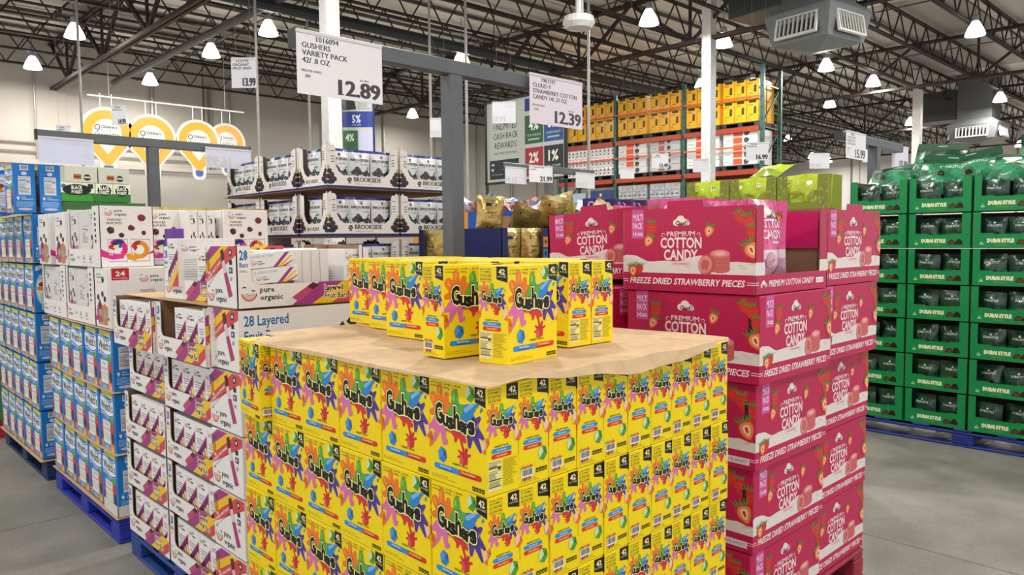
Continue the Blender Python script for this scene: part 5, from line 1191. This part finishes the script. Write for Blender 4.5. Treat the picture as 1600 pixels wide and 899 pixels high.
# fruit bite cases on the near blue stack
ZT4 = 1.203
BB = 'white fruit bite cases on the near blue stack'
def bc(k, W, D, H, x0, y0, z, lab, front='big', side=True, a=0): place(('bites', k), mk_bites(W, D, H, front, side), (x0+W/2, y0+D/2, z), a, lab, BB, 'display case')
bc('low', .6, .27, .335, .2, 3.31, ZT4+.002, 'long white fruit bite case with a red badge, lower layer, near left', 'plain', False)
bc('lowside', .27, .6, .335, .2, 3.6, ZT4+.002, 'white fruit bite case, lower layer, second from the near end, window in its side')
bc('lowside', .27, .6, .335, .2, 4.22, ZT4+.002, 'white fruit bite case, lower layer, far end, window in its side')
bc('low', .6, .27, .335, .82, 3.31, ZT4+.002, 'long white fruit bite case, lower layer, near right behind the bar trays', 'plain', False)
bc('low', .6, .27, .335, .5, 3.75, ZT4+.002, 'long white fruit bite case, lower layer, set back in the middle', 'plain', False)
ZT5 = ZT4+.34
bc('up', .285, .66, .345, .195, 3.43, ZT5, 'upper white fruit bite case with twisted snack print and a window in its left side')
bc('upb', .285, .3, .335, .185, 4.5, ZT5, 'upper white fruit bite case at the left, half hidden behind the one with the window', 'big', False)
bc('upb', .285, .3, .335, .5, 3.62, ZT5, 'upper white fruit bite case set back right of the one with the window', 'big', False)
bc('upb', .285, .3, .335, .885, 3.4, ZT5, 'upper white fruit bite case at the right, by the dark chocolate trays', 'big', False)
bc('upb', .285, .3, .335, .2, 4.13, ZT5, 'upper white fruit bite case behind the window one', 'big', False)
def mk_narrow():
    W, D, H = .05, .25, .33; b = MB(); b.cbox(-W/2, -D/2, 0, W/2, D/2, H, '#efecea', .0015); c = bites_side(W, H, 1); b.faces(W, D, H, f=c); return b.build('inner_box')
for i in range(3): place('narrow', mk_narrow, (.722+.053*i, 3.58, ZT5), 0, 'narrow white box between the upper fruit bite cases, %s from the left' % ORD[i], BB, 'snack box')
# purple nut boxes and pouches behind them
def mk_daily():
    W, D, H = .3, .2, .1; b = MB(); b.cbox(-W/2, -D/2, 0, W/2, D/2, H, '#5a2f8a', .002); c = CV(); c.text('DAILY NUTS', W*.15, H*.35, H*.35, '#e8dff0', 1, fit=W*.7, off=.03); b.faces(W, D, H, f=c); b.box(-W/2+.01, -D/2+.01, H, W/2-.01, D/2-.01, H+.06, '#d9c07a', 'foil_bag'); return b.build('snack_box')
for i in range(4): place('daily', mk_daily, (.66+.31*i, 4.35, ZT5+.345-.12), 0, 'purple snack box with cream packets, %s from the left behind the white cases' % ORD[i], 'purple snack boxes behind the white cases', 'snack box')
b = MB(); b.cbox(0, 0, 0, 1.25, .3, ZT5+.222-ZT4-.003, '#cfcac4', .003); b.build('carton', loc=(.5, 4.2, ZT4+.0025), label='plain pale carton carrying the purple snack boxes', cat='carton')
# dark and green cartons far behind
def mk_bf(W, kind):
    def f():
        D, H = .35, (.15 if kind == 'lid' else .17); b = MB(); col = '#c9cbbd' if kind == 'lid' else '#dfe6cf'; b.cbox(-W/2, -D/2, 0, W/2, D/2, H, col, .003); c = CV()
        if kind == 'lid': c.rect(W*.26, H*.2, W*.5, H*.5, '#b0622f', 1); c.rect(W*.28, H*.3, W*.48, H*.38, '#5a2a16', 2); c.ell(W*.68, H*.32, W*.12, H*.2, '#2a2a26', 1, 12); c.rect(W*.57, H*.28, W*.79, H*.38, '#c9cbbd', 2)
        else:
            c.rect(0, 0, W, H*.45, '#2f7a30', 1); c.ell(W*.5, H*.62, W*.4, H*.3, '#1b1d18', 2, 14); c.text('BLACK', W*.5, H*.64, H*.2, '#f2f2e8', 3, 'c', fit=W*(.6 if W < .25 else .3), off=.03); c.text('FOREST', W*.5, H*.42, H*.17, '#f2f2e8', 3, 'c', fit=W*(.56 if W < .25 else .3), off=.03)
            if W > .25: c.rect(W*.8, H*.7, W*.95, H*.95, '#2a2a2a', 1); c.ell(W*.14, H*.8, W*.07, H*.12, '#3a6a9a', 1, 10); c.poly([(W*.05, 0), (W*.1, H*.4), (W*.25, H*.3), (W*.9, H*.35), (W*.95, 0)], '#3f9a3a', 1)
        b.faces(W, D, H, f=c); return b.build('carton')
    return f
for i in range(2): place('bflid', mk_bf(.27, 'lid'), (.92+.28*i, 6.78, 2.245), 0, 'grey-green tray with an orange tag, %s of the two far back left' % ('left', 'right')[i], 'grey-green trays far back left', 'carton')
place('bfw', mk_bf(.3, 'wide'), (.88, 6.78, 2.072), 0, 'wide white and green carton under the far grey-green trays', None, 'carton')
for i in range(2): place('bfn', mk_bf(.15, 'narrow'), (1.11+.153*i, 6.78, 2.072), 0, 'narrow green carton with black oval, %s of two, far back left' % ('left', 'right')[i], 'narrow green cartons far back left', 'carton')
def mk_base():
    b = MB(); b.cbox(-.35, -.3, 0, .35, .3, .478, '#3c6a38', .004); return b.build('carton')
for i in range(4): place('bfbase', mk_base, (1.12, 6.9, .145+i*.4815), 0, 'plain dark green carton supporting the far back left trays, %s up' % ORD[i], 'plain green cartons far back left', 'carton')
# ---------------------------------------------------------------- chocolate pouch trays (white and navy)
pallet(1.55, 3.32, 1.17, 1.2, '#1d3f86', 'blue pallet under the white chocolate pouch trays')
mkn = [mk_navy_pouch(i) for i in range(3)]
LN = ['top', 'second', 'third', 'fourth', 'fifth', 'bottom']
def ntray(x, y, z, a, lab, lv, n=3, dx=0):
    place('navytray', mk_navy_tray, (x, y, z), a, lab, 'white chocolate pouch trays', 'display tray')
    if lv > 2: return
    for i in range(n):
        u = -NW/2+.115+.17*i+dx; v = -ND/2+.062+(.0)
        place(('navy', i % 3), mkn[i % 3], (x+u*math.cos(a)-v*math.sin(a), y+u*math.sin(a)+v*math.cos(a), z+.007), 0, 'white chocolate pouch, %s in %s' % (ORD[i], lab.replace('white chocolate pouch ', '')), 'white chocolate pouches in the trays', 'chocolate pouch', rot=(.035, 0, a+(.03, -.04, .02)[i % 3]))
for lv in range(6):
    z = .1405+(5-lv)*.3225+(.28 if False else 0)
    z = 2.04-lv*.325 if lv < 5 else 2.04-5*.325
    z = max(z, .1405) if lv == 5 else z
    if lv < 3: place(('navy', lv), mkn[lv], (1.55+.052, 3.3+ND/2+.05, z+.007), 0, 'white chocolate pouch in the left window of the corner tray, %s level' % LN[lv], 'white chocolate pouches in the trays', 'chocolate pouch', rot=(.03, 0, -PI/2))
    for k in range(2): ntray(1.55+NW/2+k*.59, 3.3+ND/2, z, 0, 'white chocolate pouch tray, %s level, right side, %s' % (LN[lv], ('at the corner', 'behind the grey post')[k]), lv)
    if lv < 3:
        for k in range(2): ntray(1.55+ND/2, 3.72+NW/2+k*.585, z, -PI/2, 'white chocolate pouch tray, %s level, left side, %s' % (LN[lv], ('middle', 'far end')[k]), lv)
    else:
        ntray(1.55+ND/2, 3.72+NW/2+.585, z, -PI/2, 'white chocolate pouch tray, %s level, left side, far end' % LN[lv], lv); ntray(1.55+ND/2, 3.72+NW/2, z, -PI/2, 'white chocolate pouch tray, %s level, left side, middle' % LN[lv], lv)
for lv in range(5):
    z = 2.04-lv*.325
    slip([(1.53, 3.28), (2.74, 3.285), (2.74, 4.4), (1.52, 4.9), (1.5, 4.2)], z-.006, '%s brown sheet between the chocolate pouch trays' % LN[lv], .003, '#9a7350')

# ---------------------------------------------------------------- gold pouches in navy trays
pallet(2.2, 2.3, 1.2, .95, '#1d3f86', 'blue pallet under the navy trays of gold pouches', .14)
mkg_ = [mk_gold_pouch(0), mk_gold_pouch(1), mk_gold_pouch(2, pale=True)]
GG = 'gold chocolate pouches'
def gp(i, loc, rot, lab): place(('gold', i), mkg_[i], loc, 0, lab, GG, 'chocolate pouch', rot=rot)
for lv in range(6):
    z = .1405+lv*.2695; H = .2685
    nm = ['bottom', 'second', 'third', 'fourth', 'fifth', 'top'][lv]
    for k in range(2):
        place('goldtrayL', mk_gold_tray(.43, .43, .265), (2.415, 2.515+k*.435, z), -PI/2*k, 'navy tray of gold pouches, %s layer, left side, %s' % (nm, ('near', 'far')[k]), 'navy trays of gold pouches', 'display tray')
    for k in range(2):
        place('goldtrayL', None, (2.85+.435*k, 2.515, z), 0, 'navy tray of gold pouches, %s layer, right side, %s' % (nm, ('near', 'far')[k]), 'navy trays of gold pouches', 'display tray')
    if lv == 5:
        for k in range(2):
            for i in range(2): gp(i, (2.26, 2.42+.2*i+k*.435, z+.006) if k else (2.315+.2*i, 2.36, z+.006), (.05, 0, (-PI/2 if k else 0)+.05*i), 'gold chocolate pouch in the %s left navy tray, %s one' % (('near', 'far')[k], ('right', 'left')[i]))
        for k in range(2):
            for i in range(2): gp((i+k) % 2, (2.76+.2*i+.435*k, 2.36, z+.006), (.04, 0, .04-.05*i), 'gold chocolate pouch in the %s right navy tray, %s one' % (('near', 'far')[k], ('left', 'right')[i]))
ZG = .1405+6*.2695
for i, (k, x, y, dz, rx, ry, rz, t) in enumerate(((0, 2.5, 2.75, .0, .0, .06, -.55, 'standing upright on the navy trays'), (1, 2.85, 2.55, .02, .45, .25, -.5, 'leaning left in the heap'), (0, 3.0, 2.48, .03, .25, -.3, -.35, 'largest, leaning in the middle of the heap'), (1, 2.78, 2.72, .0, .7, .4, -.9, 'lying behind the heap'), (2, 3.28, 2.5, .0, .35, .55, -.5, 'pale, tilted at the right of the heap'), (0, 3.16, 2.7, .0, .6, -.2, .2, 'dark, low behind the pale one'))):
    gp(k, (x, y, ZG+dz-.03), (rx, ry, rz), 'gold chocolate pouch, '+t)

# ---------------------------------------------------------------- green chocolate trays
pallet(5.58, -.38, 1.0, 1.95, '#1b2f86', 'long blue pallet under the green chocolate trays')
mkq = [mk_green_pouch(i) for i in range(4)]
GC = 'green chocolate trays'; GL = ['bottom', 'second up', 'third up', 'fourth up', 'middle', 'second from the top', 'top']
for lv in range(7):
    z = .1405+lv*.2875
    for j in range(4):
        y = 1.495-EW_/2-j*.4665; a = -PI/2+rr.uniform(-.01, .01); x = 5.585+ED_/2+rr.uniform(-.006, .006)
        cl = ['leftmost', 'second', 'third', 'rightmost'][j]
        place('greentray', mk_green_tray, (x, y, z), a, 'green chocolate tray, %s row, %s column' % (GL[lv], cl), GC, 'display tray')
        for i in range(2):
            s = (lv*3+j*2+i) % 4; v = -.11+.2*i+.015
            place(('gpouch', s), mkq[s], (x-ED_/2+.065+.02*((lv+i) % 2), y-v, z+.006), 0, 'dark green chocolate pouch, %s side of the tray, %s row, %s column' % (('left', 'right')[i], GL[lv], cl), 'dark green chocolate pouches in the trays', 'chocolate pouch', rot=(.02+.06*((lv+j+i) % 3), .04*((lv+j) % 3-1), -PI/2+.12*((lv+i) % 3-1)))
ZGR = .1405+7*.2875
BG = 'large green chocolate bags heaped on top'
mkb = [mk_green_big(i) for i in range(3)]
for i, (y, x, dz, rx, ry, rz, t) in enumerate(((.85, 5.78, -.14, .62, .12, -1.5, 'left of centre, window showing chocolates'), (.6, 5.84, -.12, .6, -.2, -1.35, 'tallest, header standing up'), (.3, 5.72, -.06, 1.0, .1, -1.5, 'right, draped over the tray edge'), (1.0, 6.0, -.08, .3, .1, -1.8, 'behind, header standing up at the left'),
        (1.35, 5.9, -.1, .9, -.1, -1.7, 'far left, silvery and low'), (.15, 6.0, -.06, .4, .05, -1.4, 'right back, header upright'), (-.1, 5.8, -.1, .8, .1, -1.5, 'rightmost, cut by the picture edge'))):
    place(('gbig', i % 3), mkb[i % 3], (x, y, ZGR+dz), 0, 'large glossy green bag, '+t, BG, 'chocolate bag', rot=(-rx, ry, rz))

# ---------------------------------------------------------------- lime snack trays behind the pink cases
pallet(4.0, 1.0, .34, 1.16, '#1d3f86', 'blue pallet under the lime green snack trays')
for k in range(2):
    def mko():
        b = MB(); b.cbox(-.115, -.28, 0, .115, .28, .42, '#7f8a2a', .003); c = CV(); c.rect(.1, .1, .46, .32, '#a8b850', 1); b.faces(.23, .56, .42, l=c); return b.build('carton')
    for lv in range(4): place('olive', mko, (4.13, 1.31+.57*k, .1405+lv*.4225), 0, 'olive carton under the lime snack trays, %s layer up, %s one' % (ORD[lv], ('near', 'far')[k]), 'olive cartons under the lime snack trays', 'carton')
ZL = .1405+4*.4225+.003
mkl = [mk_lime_pouch(i) for i in range(3)]
for j in range(3):
    y = 2.13-.185-j*.373
    place('limetray', mk_lime_tray(.365, .22, .27), (4.13, y, ZL), -PI/2, 'lime green snack tray, %s' % ('left end', 'middle', 'right end')[j], 'lime green snack trays', 'display tray')
    for i in range(2): place(('lime', (i+j) % 3), mkl[(i+j) % 3], (4.09, y-.065+.13*i, ZL+.008), 0, 'bright lime snack pouch, %s one in the %s tray' % (('right', 'left')[i], ('left end', 'middle', 'right end')[j]), 'lime snack pouches', 'snack pouch', rot=(.05, .06*(1-2*i), -PI/2+.15*(i-.5)))
place(('lime', 0), mkl[0], (4.16, 1.56, ZL+.29), 0, 'bright lime pouch lying on top of the trays with a white face print', 'lime snack pouches', 'snack pouch', rot=(-1.2, 0, -PI/2))

# ---------------------------------------------------------------- far bins with small colourful bags, purple boxes
def bin_(x, y, W, D, H, lab):
    b = MB(); case(b, W, D, H, '#2456b0', KRAFT); c = CV(); c.rect(W*.05, H*.1, W*.42, H*.97, '#9a7456', 1); c.rect(W*.42, H*.0, W*.52, H, '#e09a2c', 1); c.rect(W*.0, 0, W*.05, H, '#e09a2c', 1); b.faces(W, D, H, f=c, l=c); return b.build('display_bin', loc=(x, y, 0), label=lab, cat='bin')
bin_(5.45, 5.55, 2.0, 1.5, 2.0, 'large blue and orange card bin filled with colourful candy bags')
MK = {}
def mk_candybag(i):
    def f():
        cols = [('#c9d3e6', '#d8a090'), ('#e8c4b0', '#c87888'), ('#d6dbe6', '#7088b0'), ('#b86878', '#e6d8dc'), ('#a8bcd4', '#e4e4e6')][i]; b = MB('foil_bag')
        pouch(b, .2, .24, .08, lambda u, v: cols[0] if (int(u*5+v*3+i) % 2) else cols[1], None, i, 6, 6, .012); return b.build('candy_bag', smooth=True)
    return f
b = MB('kraft_card'); b.box(-.95, -.7, 1.86, .95, .7, 1.9, '#8f6f52'); b.build('bin_shelf', loc=(5.45, 5.55, 0), label='brown card shelf just inside the far candy bin', cat='shelf')
for i in range(46):
    u = (i % 12)/11; v = i//12
    place(('cb', i % 5), mk_candybag(i % 5), (4.56+u*1.75, 4.88+v*.32+.06*math.sin(i*3), 1.98+.03*math.sin(i*1.7)+.02*v), 0, 'small candy bag in the far bin, %s row, %s along' % (ORD[v], ORD[int(u*11+.5)]), 'small colourful candy bags heaped in the far bin', 'candy bag', rot=(-1.1+.3*math.sin(i*2.3), .4*math.sin(i*5.1), i*1.3))
def mk_pbox():
    b = MB(); b.cbox(-.1, -.1, 0, .1, .1, .16, '#3c1f5e', .003); c = CV(); c.ell(.1, .09, .04, .04, '#b8a8d0', 1, 10); c.ell(.1, .09, .025, .025, '#3c1f5e', 2, 8); b.faces(.2, .2, .16, f=c, l=c); return b.build('snack_box')
for i in range(4): place('pbox', mk_pbox, (5.15+.24*i, 4.0-.02*i, 1.95), .3, 'small purple box, %s from the left, beyond the gold pouches' % ORD[i], 'small purple boxes beyond the gold pouches', 'snack box')
b = MB(); b.cbox(-.5, -.3, 0, .6, .3, 1.945, '#d8c020', .004); b.build('display_bin', loc=(5.5, 3.95, 0), rz=0, label='yellow card stand beyond the gold pouches', cat='bin')
# ---------------------------------------------------------------- sign stands and price signs
sign_stand(1.11, 1.45, 2.47, .345, 1.945, .072, 'grey T-shaped sign stand, nearest and largest, behind the yellow boxes')
sign_stand(.94, 4.77, 2.455, .19, 1.69, .072, 'grey T-shaped sign stand at the left before the yellow pin signs')
sign_stand(4.97, 4.5, 2.475, 4.26, 5.7, .075, 'grey T-shaped sign stand, small and far, by the bank card banner')
sign_stand(6.41, 1.62, 2.6, 5.6, 7.05, .09, 'grey T-shaped sign stand at the right behind the green trays')
price_sign(.375, .232, ['1016094', 'GUSHERS', 'VARIETY PACK', '42/ .8 OZ'], '12.89', (.52, 1.4, 2.456), 0, 'largest white price sign reading 12.89, hanging at the left end of the near stand')
price_sign(.385, .236, ['1901197', 'CLOUD 9', 'STRAWBERRY COTTON', 'CANDY 14/ .21 OZ'], '12.39', (1.745, 1.4, 2.475), 0, 'white price sign reading 12.39 at the right end of the near stand', tint='#e2dae4', small='1.214')
price_sign(.34, .175, ['GROUND COFFEE', 'FRUIT SNACKS'], '', (.36, 4.72, 2.405), 0, 'large pale sign seen from behind at the left stand', back=True, tint='#cfd3ea')
price_sign(.37, .155, ['VARIETY PACK'], '16.99', (1.5, 4.72, 2.42), 0, 'pale sign seen from behind with mirrored 16.99, right end of the left stand', back=True, tint='#d0d2e0', big=.5)
price_sign(.31, .17, ['', ''], '21.91', (4.42, 4.45, 2.43), 0, 'pale sign seen from behind, left end of the small far stand', back=True, tint='#dadae2', big=.3)
price_sign(.33, .17, ['', ''], '13.91', (5.52, 4.45, 2.43), 0, 'pale sign seen from behind, right end of the small far stand', back=True, tint='#dadae2', big=.3)
price_sign(.3, .17, ['CHOCOLATE', 'CANDY'], '21.99', (4.72, 4.38, 2.455), -.2, 'small white price sign reading 21.99 on the far stand', big=.3, small=False)
price_sign(.43, .235, ['175901', 'CHOCOLATE', 'DUBAI STYLE', 'CHOCOLATE'], '15.99', (5.83, 1.56, 2.6), 0, 'white price sign reading 15.99 at the left of the right stand', big=.3, small='1.142')
price_sign(.45, .23, ['ORGANIC', 'PISTACHIO'], '10.89', (7.2, 1.66, 2.6), 0, 'lilac price sign reading 10.89 at the right end of the right stand', tint='#d6cfe0', big=.3, small=False)
HG = 'small price signs hanging from the roof'
def hs(x, y, z, w, h, rz, amt, lab, lines=('ITEM', 'VARIETY'), back=False, hang=None): price_sign(w, h, list(lines), amt, (x, y, z), rz, lab, hang=(7.3-z), back=back, big=.26, small=False, group=HG, tint='#dcdce2')
hs(.96, 3.22, 2.775, .14*1.05, .175, -.75, '13.99', 'small white price sign reading 13.99, tilted, left of the big front sign', ('1127774', 'ORGANIC', 'FRUIT BARS'))
hs(1.06, 5.92, 2.87, .12, .17, -.7, '14.99', 'small white price sign reading 14.99 over the first yellow pin sign', ('ITEM', 'SNACKS'))
hs(.57, 5.67, 2.62, .11, .14, -.7, '13.99', 'small white price sign nearly edge-on above the far left stand')
hs(4.0, 5.18, 2.98, .2, .2, -.75, '19.97', 'small pale sign seen from behind, left of the near grey post', back=True)
hs(5.2, 5.45, 3.33, .28, .25, -.75, '19.97', 'pale sign seen from behind over the bank card banner', back=True)
hs(6.52, 4.13, 2.69, .2, .17, -.75, '13.49', 'small white price sign reading 13.49 in front of the rack', ('MINI', 'COOKIES'))
hs(6.43, 2.83, 2.69, .24, .19, -.75, '16.99', 'white price sign reading 16.99 at the right end of the rack', ('PICKLE', 'CRUNCH'))
hs(6.23, 4.4, 2.52, .17, .12, -.75, '', 'tiny blank sign in front of the silver cartons', back=True)
hs(5.99, 3.24, 2.52, .17, .14, -.75, '', 'tiny blank sign left of the lime trays', back=True)
hs(7.9, 2.81, 2.68, .24, .18, -.75, '10.99', 'small pale sign right of the rack, left of the 15.99 sign', back=True)
hs(8.34, 2.4, 2.72, .16, .15, -.75, '', 'small pale lilac sign beside the right grey post', back=True)

# ---------------------------------------------------------------- banners and pins
def bank_banner():
    o = empty('banner', (8.5, 8.0, 0), -PI/2, label='framed bank card banner reading UNLIMITED CASH BACK REWARDS with coloured squares', cat='banner')
    # local x runs right in the picture (world -Y); left end at world Y 9.45
    z0, z1, zl = 2.72, 4.25, .0
    F = '#26282a'; b = MB('painted_metal'); L, Rr = -1.45, .05
    for a in ((L, z0, L+.04, z1), (Rr+.5, z0, Rr+.54, z1), (L, z0, Rr+.54, z0+.04), (L, z1-.03, Rr+.54, z1)): b.box(a[0], -.03, a[1], a[2], .03, a[3], F)
    for x in (L+.02, Rr+.52): b.box(x-.02, -.02, 0, x+.02, .02, z0, F)
    b.build('frame', o)
    b = MB('paper'); b.box(L+.04, -.01, z0+.04, -.4, .01, z1-.03, '#b4bab0'); c = CV()
    for i, t in enumerate(('UNLIMITED', 'CASH BACK', 'REWARDS')): c.text(t, .5, .95-.17*i, .11, '#17181a', 1, 'c', fit=(.64, .66, .58)[i], off=.0, sh=.05)
    c.text('HERE. THERE. EVERYWHERE!', .5, .5, .04, '#5a5f5a', 1, 'c', fit=.6)
    c.rect(.07, .05, .85, .4, '#26282a', 1); c.rect(.12, .3, .2, .34, '#b9b9b9', 2); c.rect(.12, .2, .18, .25, '#c0c0c0', 2); c.text('THE ONLY CARD', .12, .12, .03, '#a8a8a8', 2, fit=.3)
    b.cv(c, (L+.04, -.011, z0+.04), (1, 0, 0), (0, 0, 1)); b.build('poster', o)
    b = MB('paper'); b.box(-.4, -.01, z0+.04, Rr+.5, .01, z1-.03, '#b9beb6'); c = CV(); W = .92
    c.rect(0, 1.2, W, 1.42, '#1f3478', 1); c.text('ON GAS', .46, 1.25, .04, '#c9d0e8', 2, 'c')
    for x, y, col, t, l1 in ((0, .62, '#2c5a3c', '4%', 'ON EV CHARGING'), (.47, .62, '#2a4f8c', '3%', 'ON RESTAURANTS'), (0, .05, '#a02838', '2%', 'ON PURCHASES'), (.47, .05, '#2a2c30', '1%', 'ON OTHER')):
        c.rect(x, y, x+.45, y+.5, col, 1); c.text(t, x+.22, y+.24, .17, '#e6ead8', 2, 'c', off=.03, fit=.24); c.text(l1, x+.22, y+.13, .04, '#c8d0c0', 2, 'c', fit=.34); c.rect(x+.08, y+.06, x+.36, y+.09, '#a8b0a4', 2)
    b.cv(c, (-.4, -.011, z0+.04), (1, 0, 0), (0, 0, 1)); b.build('poster', o)
bank_banner()
def small_poster():
    o = empty('banner', (6.15, 10.15, 0), -.75, label='tall poster with blue 5% and green 4% squares behind the white column', cat='banner')
    b = MB('paper'); W, H = .52, 1.3; b.box(-W/2, -.01, 2.85, W/2, .01, 2.85+H, '#c9ccc4'); c = CV()
    c.poly([(0, H), (.2, H), (.24, H*.86), (0, H*.84)], '#2a2c30', 1); c.bars(.27, H*.86, .48, H*.96, 4, '#8a8c86', 1, .4)
    c.rect(0, H*.62, W, H*.83, '#1f3a94', 1); c.text('5%', .24, H*.68, .13, '#e8ecf6', 2, 'c', off=.03, fit=.15); c.text('ON GAS', .24, H*.64, .03, '#c9d0e8', 2, 'c')
    c.rect(0, H*.3, W*.5, H*.58, '#2c6a3c', 1); c.text('4%', .12, H*.44, .12, '#e8f0e0', 2, 'c', off=.03, fit=.15); c.rect(W*.52, 0, W, H*.58, '#c9cbe4', 1)
    b.cv(c, (-W/2, -.011, 2.85), (1, 0, 0), (0, 0, 1)); b.build('poster', o)
    b = MB('painted_metal'); b.box(W/2, -.02, 0, W/2+.03, .02, 2.85+H, '#1f2a66'); b.box(-W/2-.01, -.02, 0, -W/2+.01, .02, 2.85, '#1f2a66'); b.build('frame', o)
small_poster()
def pin(x, t1, t2, lab, s=1.0, y=19.9, zt=5.28):
    o = empty('hanging_sign', (x, y, zt), label=lab, cat='hanging sign', group='yellow pin shaped charity signs on the rod')
    R = .57*s; Y_ = '#cf8f1c'
    def drop(k, n=26):
        P = []
        for i in range(n+1):
            a = math.radians(-35+250*i/n); P.append((R*k*math.cos(a), -R-.12+R*k*math.sin(a)))
        P += [(-R*k*.62, -R*1.95), (-.19*s, -R*2.3) if k > .9 else (0, -R*2.62*k**.4), ] if k > .9 else [(0, -R-.12-R*k*1.62)]
        if k > .9: P += [(-.17*s, -R*2.75), (-.1*s, -R*2.92), (.1*s, -R*2.92), (.17*s, -R*2.75), (.19*s, -R*2.3), (R*k*.62, -R*1.95)]
        return P
    b = MB('paper'); b.panel(drop(1), (0, -.015, 0), (1, 0, 0), (0, 0, 1), .03, '#bdbab7'); c = CV()
    c.poly(drop(.88), Y_, 5); c.poly(drop(.54), '#bdbab7', 10)
    c.poly([(-.1*s, -R*2.5), (.1*s, -R*2.5), (.1*s, -R*2.68), (.05*s, -R*2.78), (-.05*s, -R*2.78), (-.1*s, -R*2.68)], '#2a4f94', 5)
    c.arc(-.2*s, -R*1.0, .055*s, .02*s, 0, 360, '#1c1c1c', 15, 10); c.ell(-.2*s, -R*1.17, .015*s, .02*s, '#1c1c1c', 15, 6)
    c.text("Children's", -.12*s, -R*1.02, .06*s, '#1c1c1c', 15, fit=.34*s, off=.03); c.text('Miracle Network', -.12*s, -R*1.12, .03*s, '#3a3a3a', 15, fit=.34*s)
    c.text(t1, 0, -R*1.42, .11*s, '#1c1c1c', 15, 'c', fit=min(.52, .075*len(t1))*s); c.text(t2, 0, -R*1.68, .11*s, '#1c1c1c', 15, 'c', fit=min(.44, .075*len(t2))*s)
    b.cv(c, (0, -.016, 0), (1, 0, 0), (0, 0, 1)); b.build('board', o)
    for dx in (-.12, .12): k = MB('plastic'); k.rod((dx*s, 0, -.14), (dx*s, 0, .22), .012, '#e4e4e2', 5); k.arcs = 0; k.build('hook', o)
pin(4.92, 'ECOWATER', 'SOCAL', 'yellow pin shaped hanging sign, first from the left, partly behind a small price sign', 1.12, zt=5.28)
pin(6.0, 'JETCLEAN USA', 'COMMERCIAL', 'yellow pin shaped hanging sign, second from the left, above the grey post', 1.12, zt=5.22)
pin(7.22, 'BROOKLYN', 'DONUTLYN', 'yellow pin shaped hanging sign, third from the left', 1.06, zt=5.2)
pin(8.06, 'COSTCO', 'MANAGERS', 'yellow pin shaped hanging sign, rightmost on the rod', .96, y=20.0, zt=5.2)
b = MB('plastic'); b.rod((4.5, 19.9, 5.42), (8.55, 19.9, 5.42), .022, '#e4e4e2', 6); b.rod((5.0, 19.9, 5.42), (5.0, 19.9, 7.4), .006, '#c0c0c0', 4); b.rod((8.0, 19.9, 5.42), (8.0, 19.9, 7.4), .006, '#c0c0c0', 4)
b.build('hanging_rod', label='thin white rod from which the yellow pin signs hang', cat='rod')
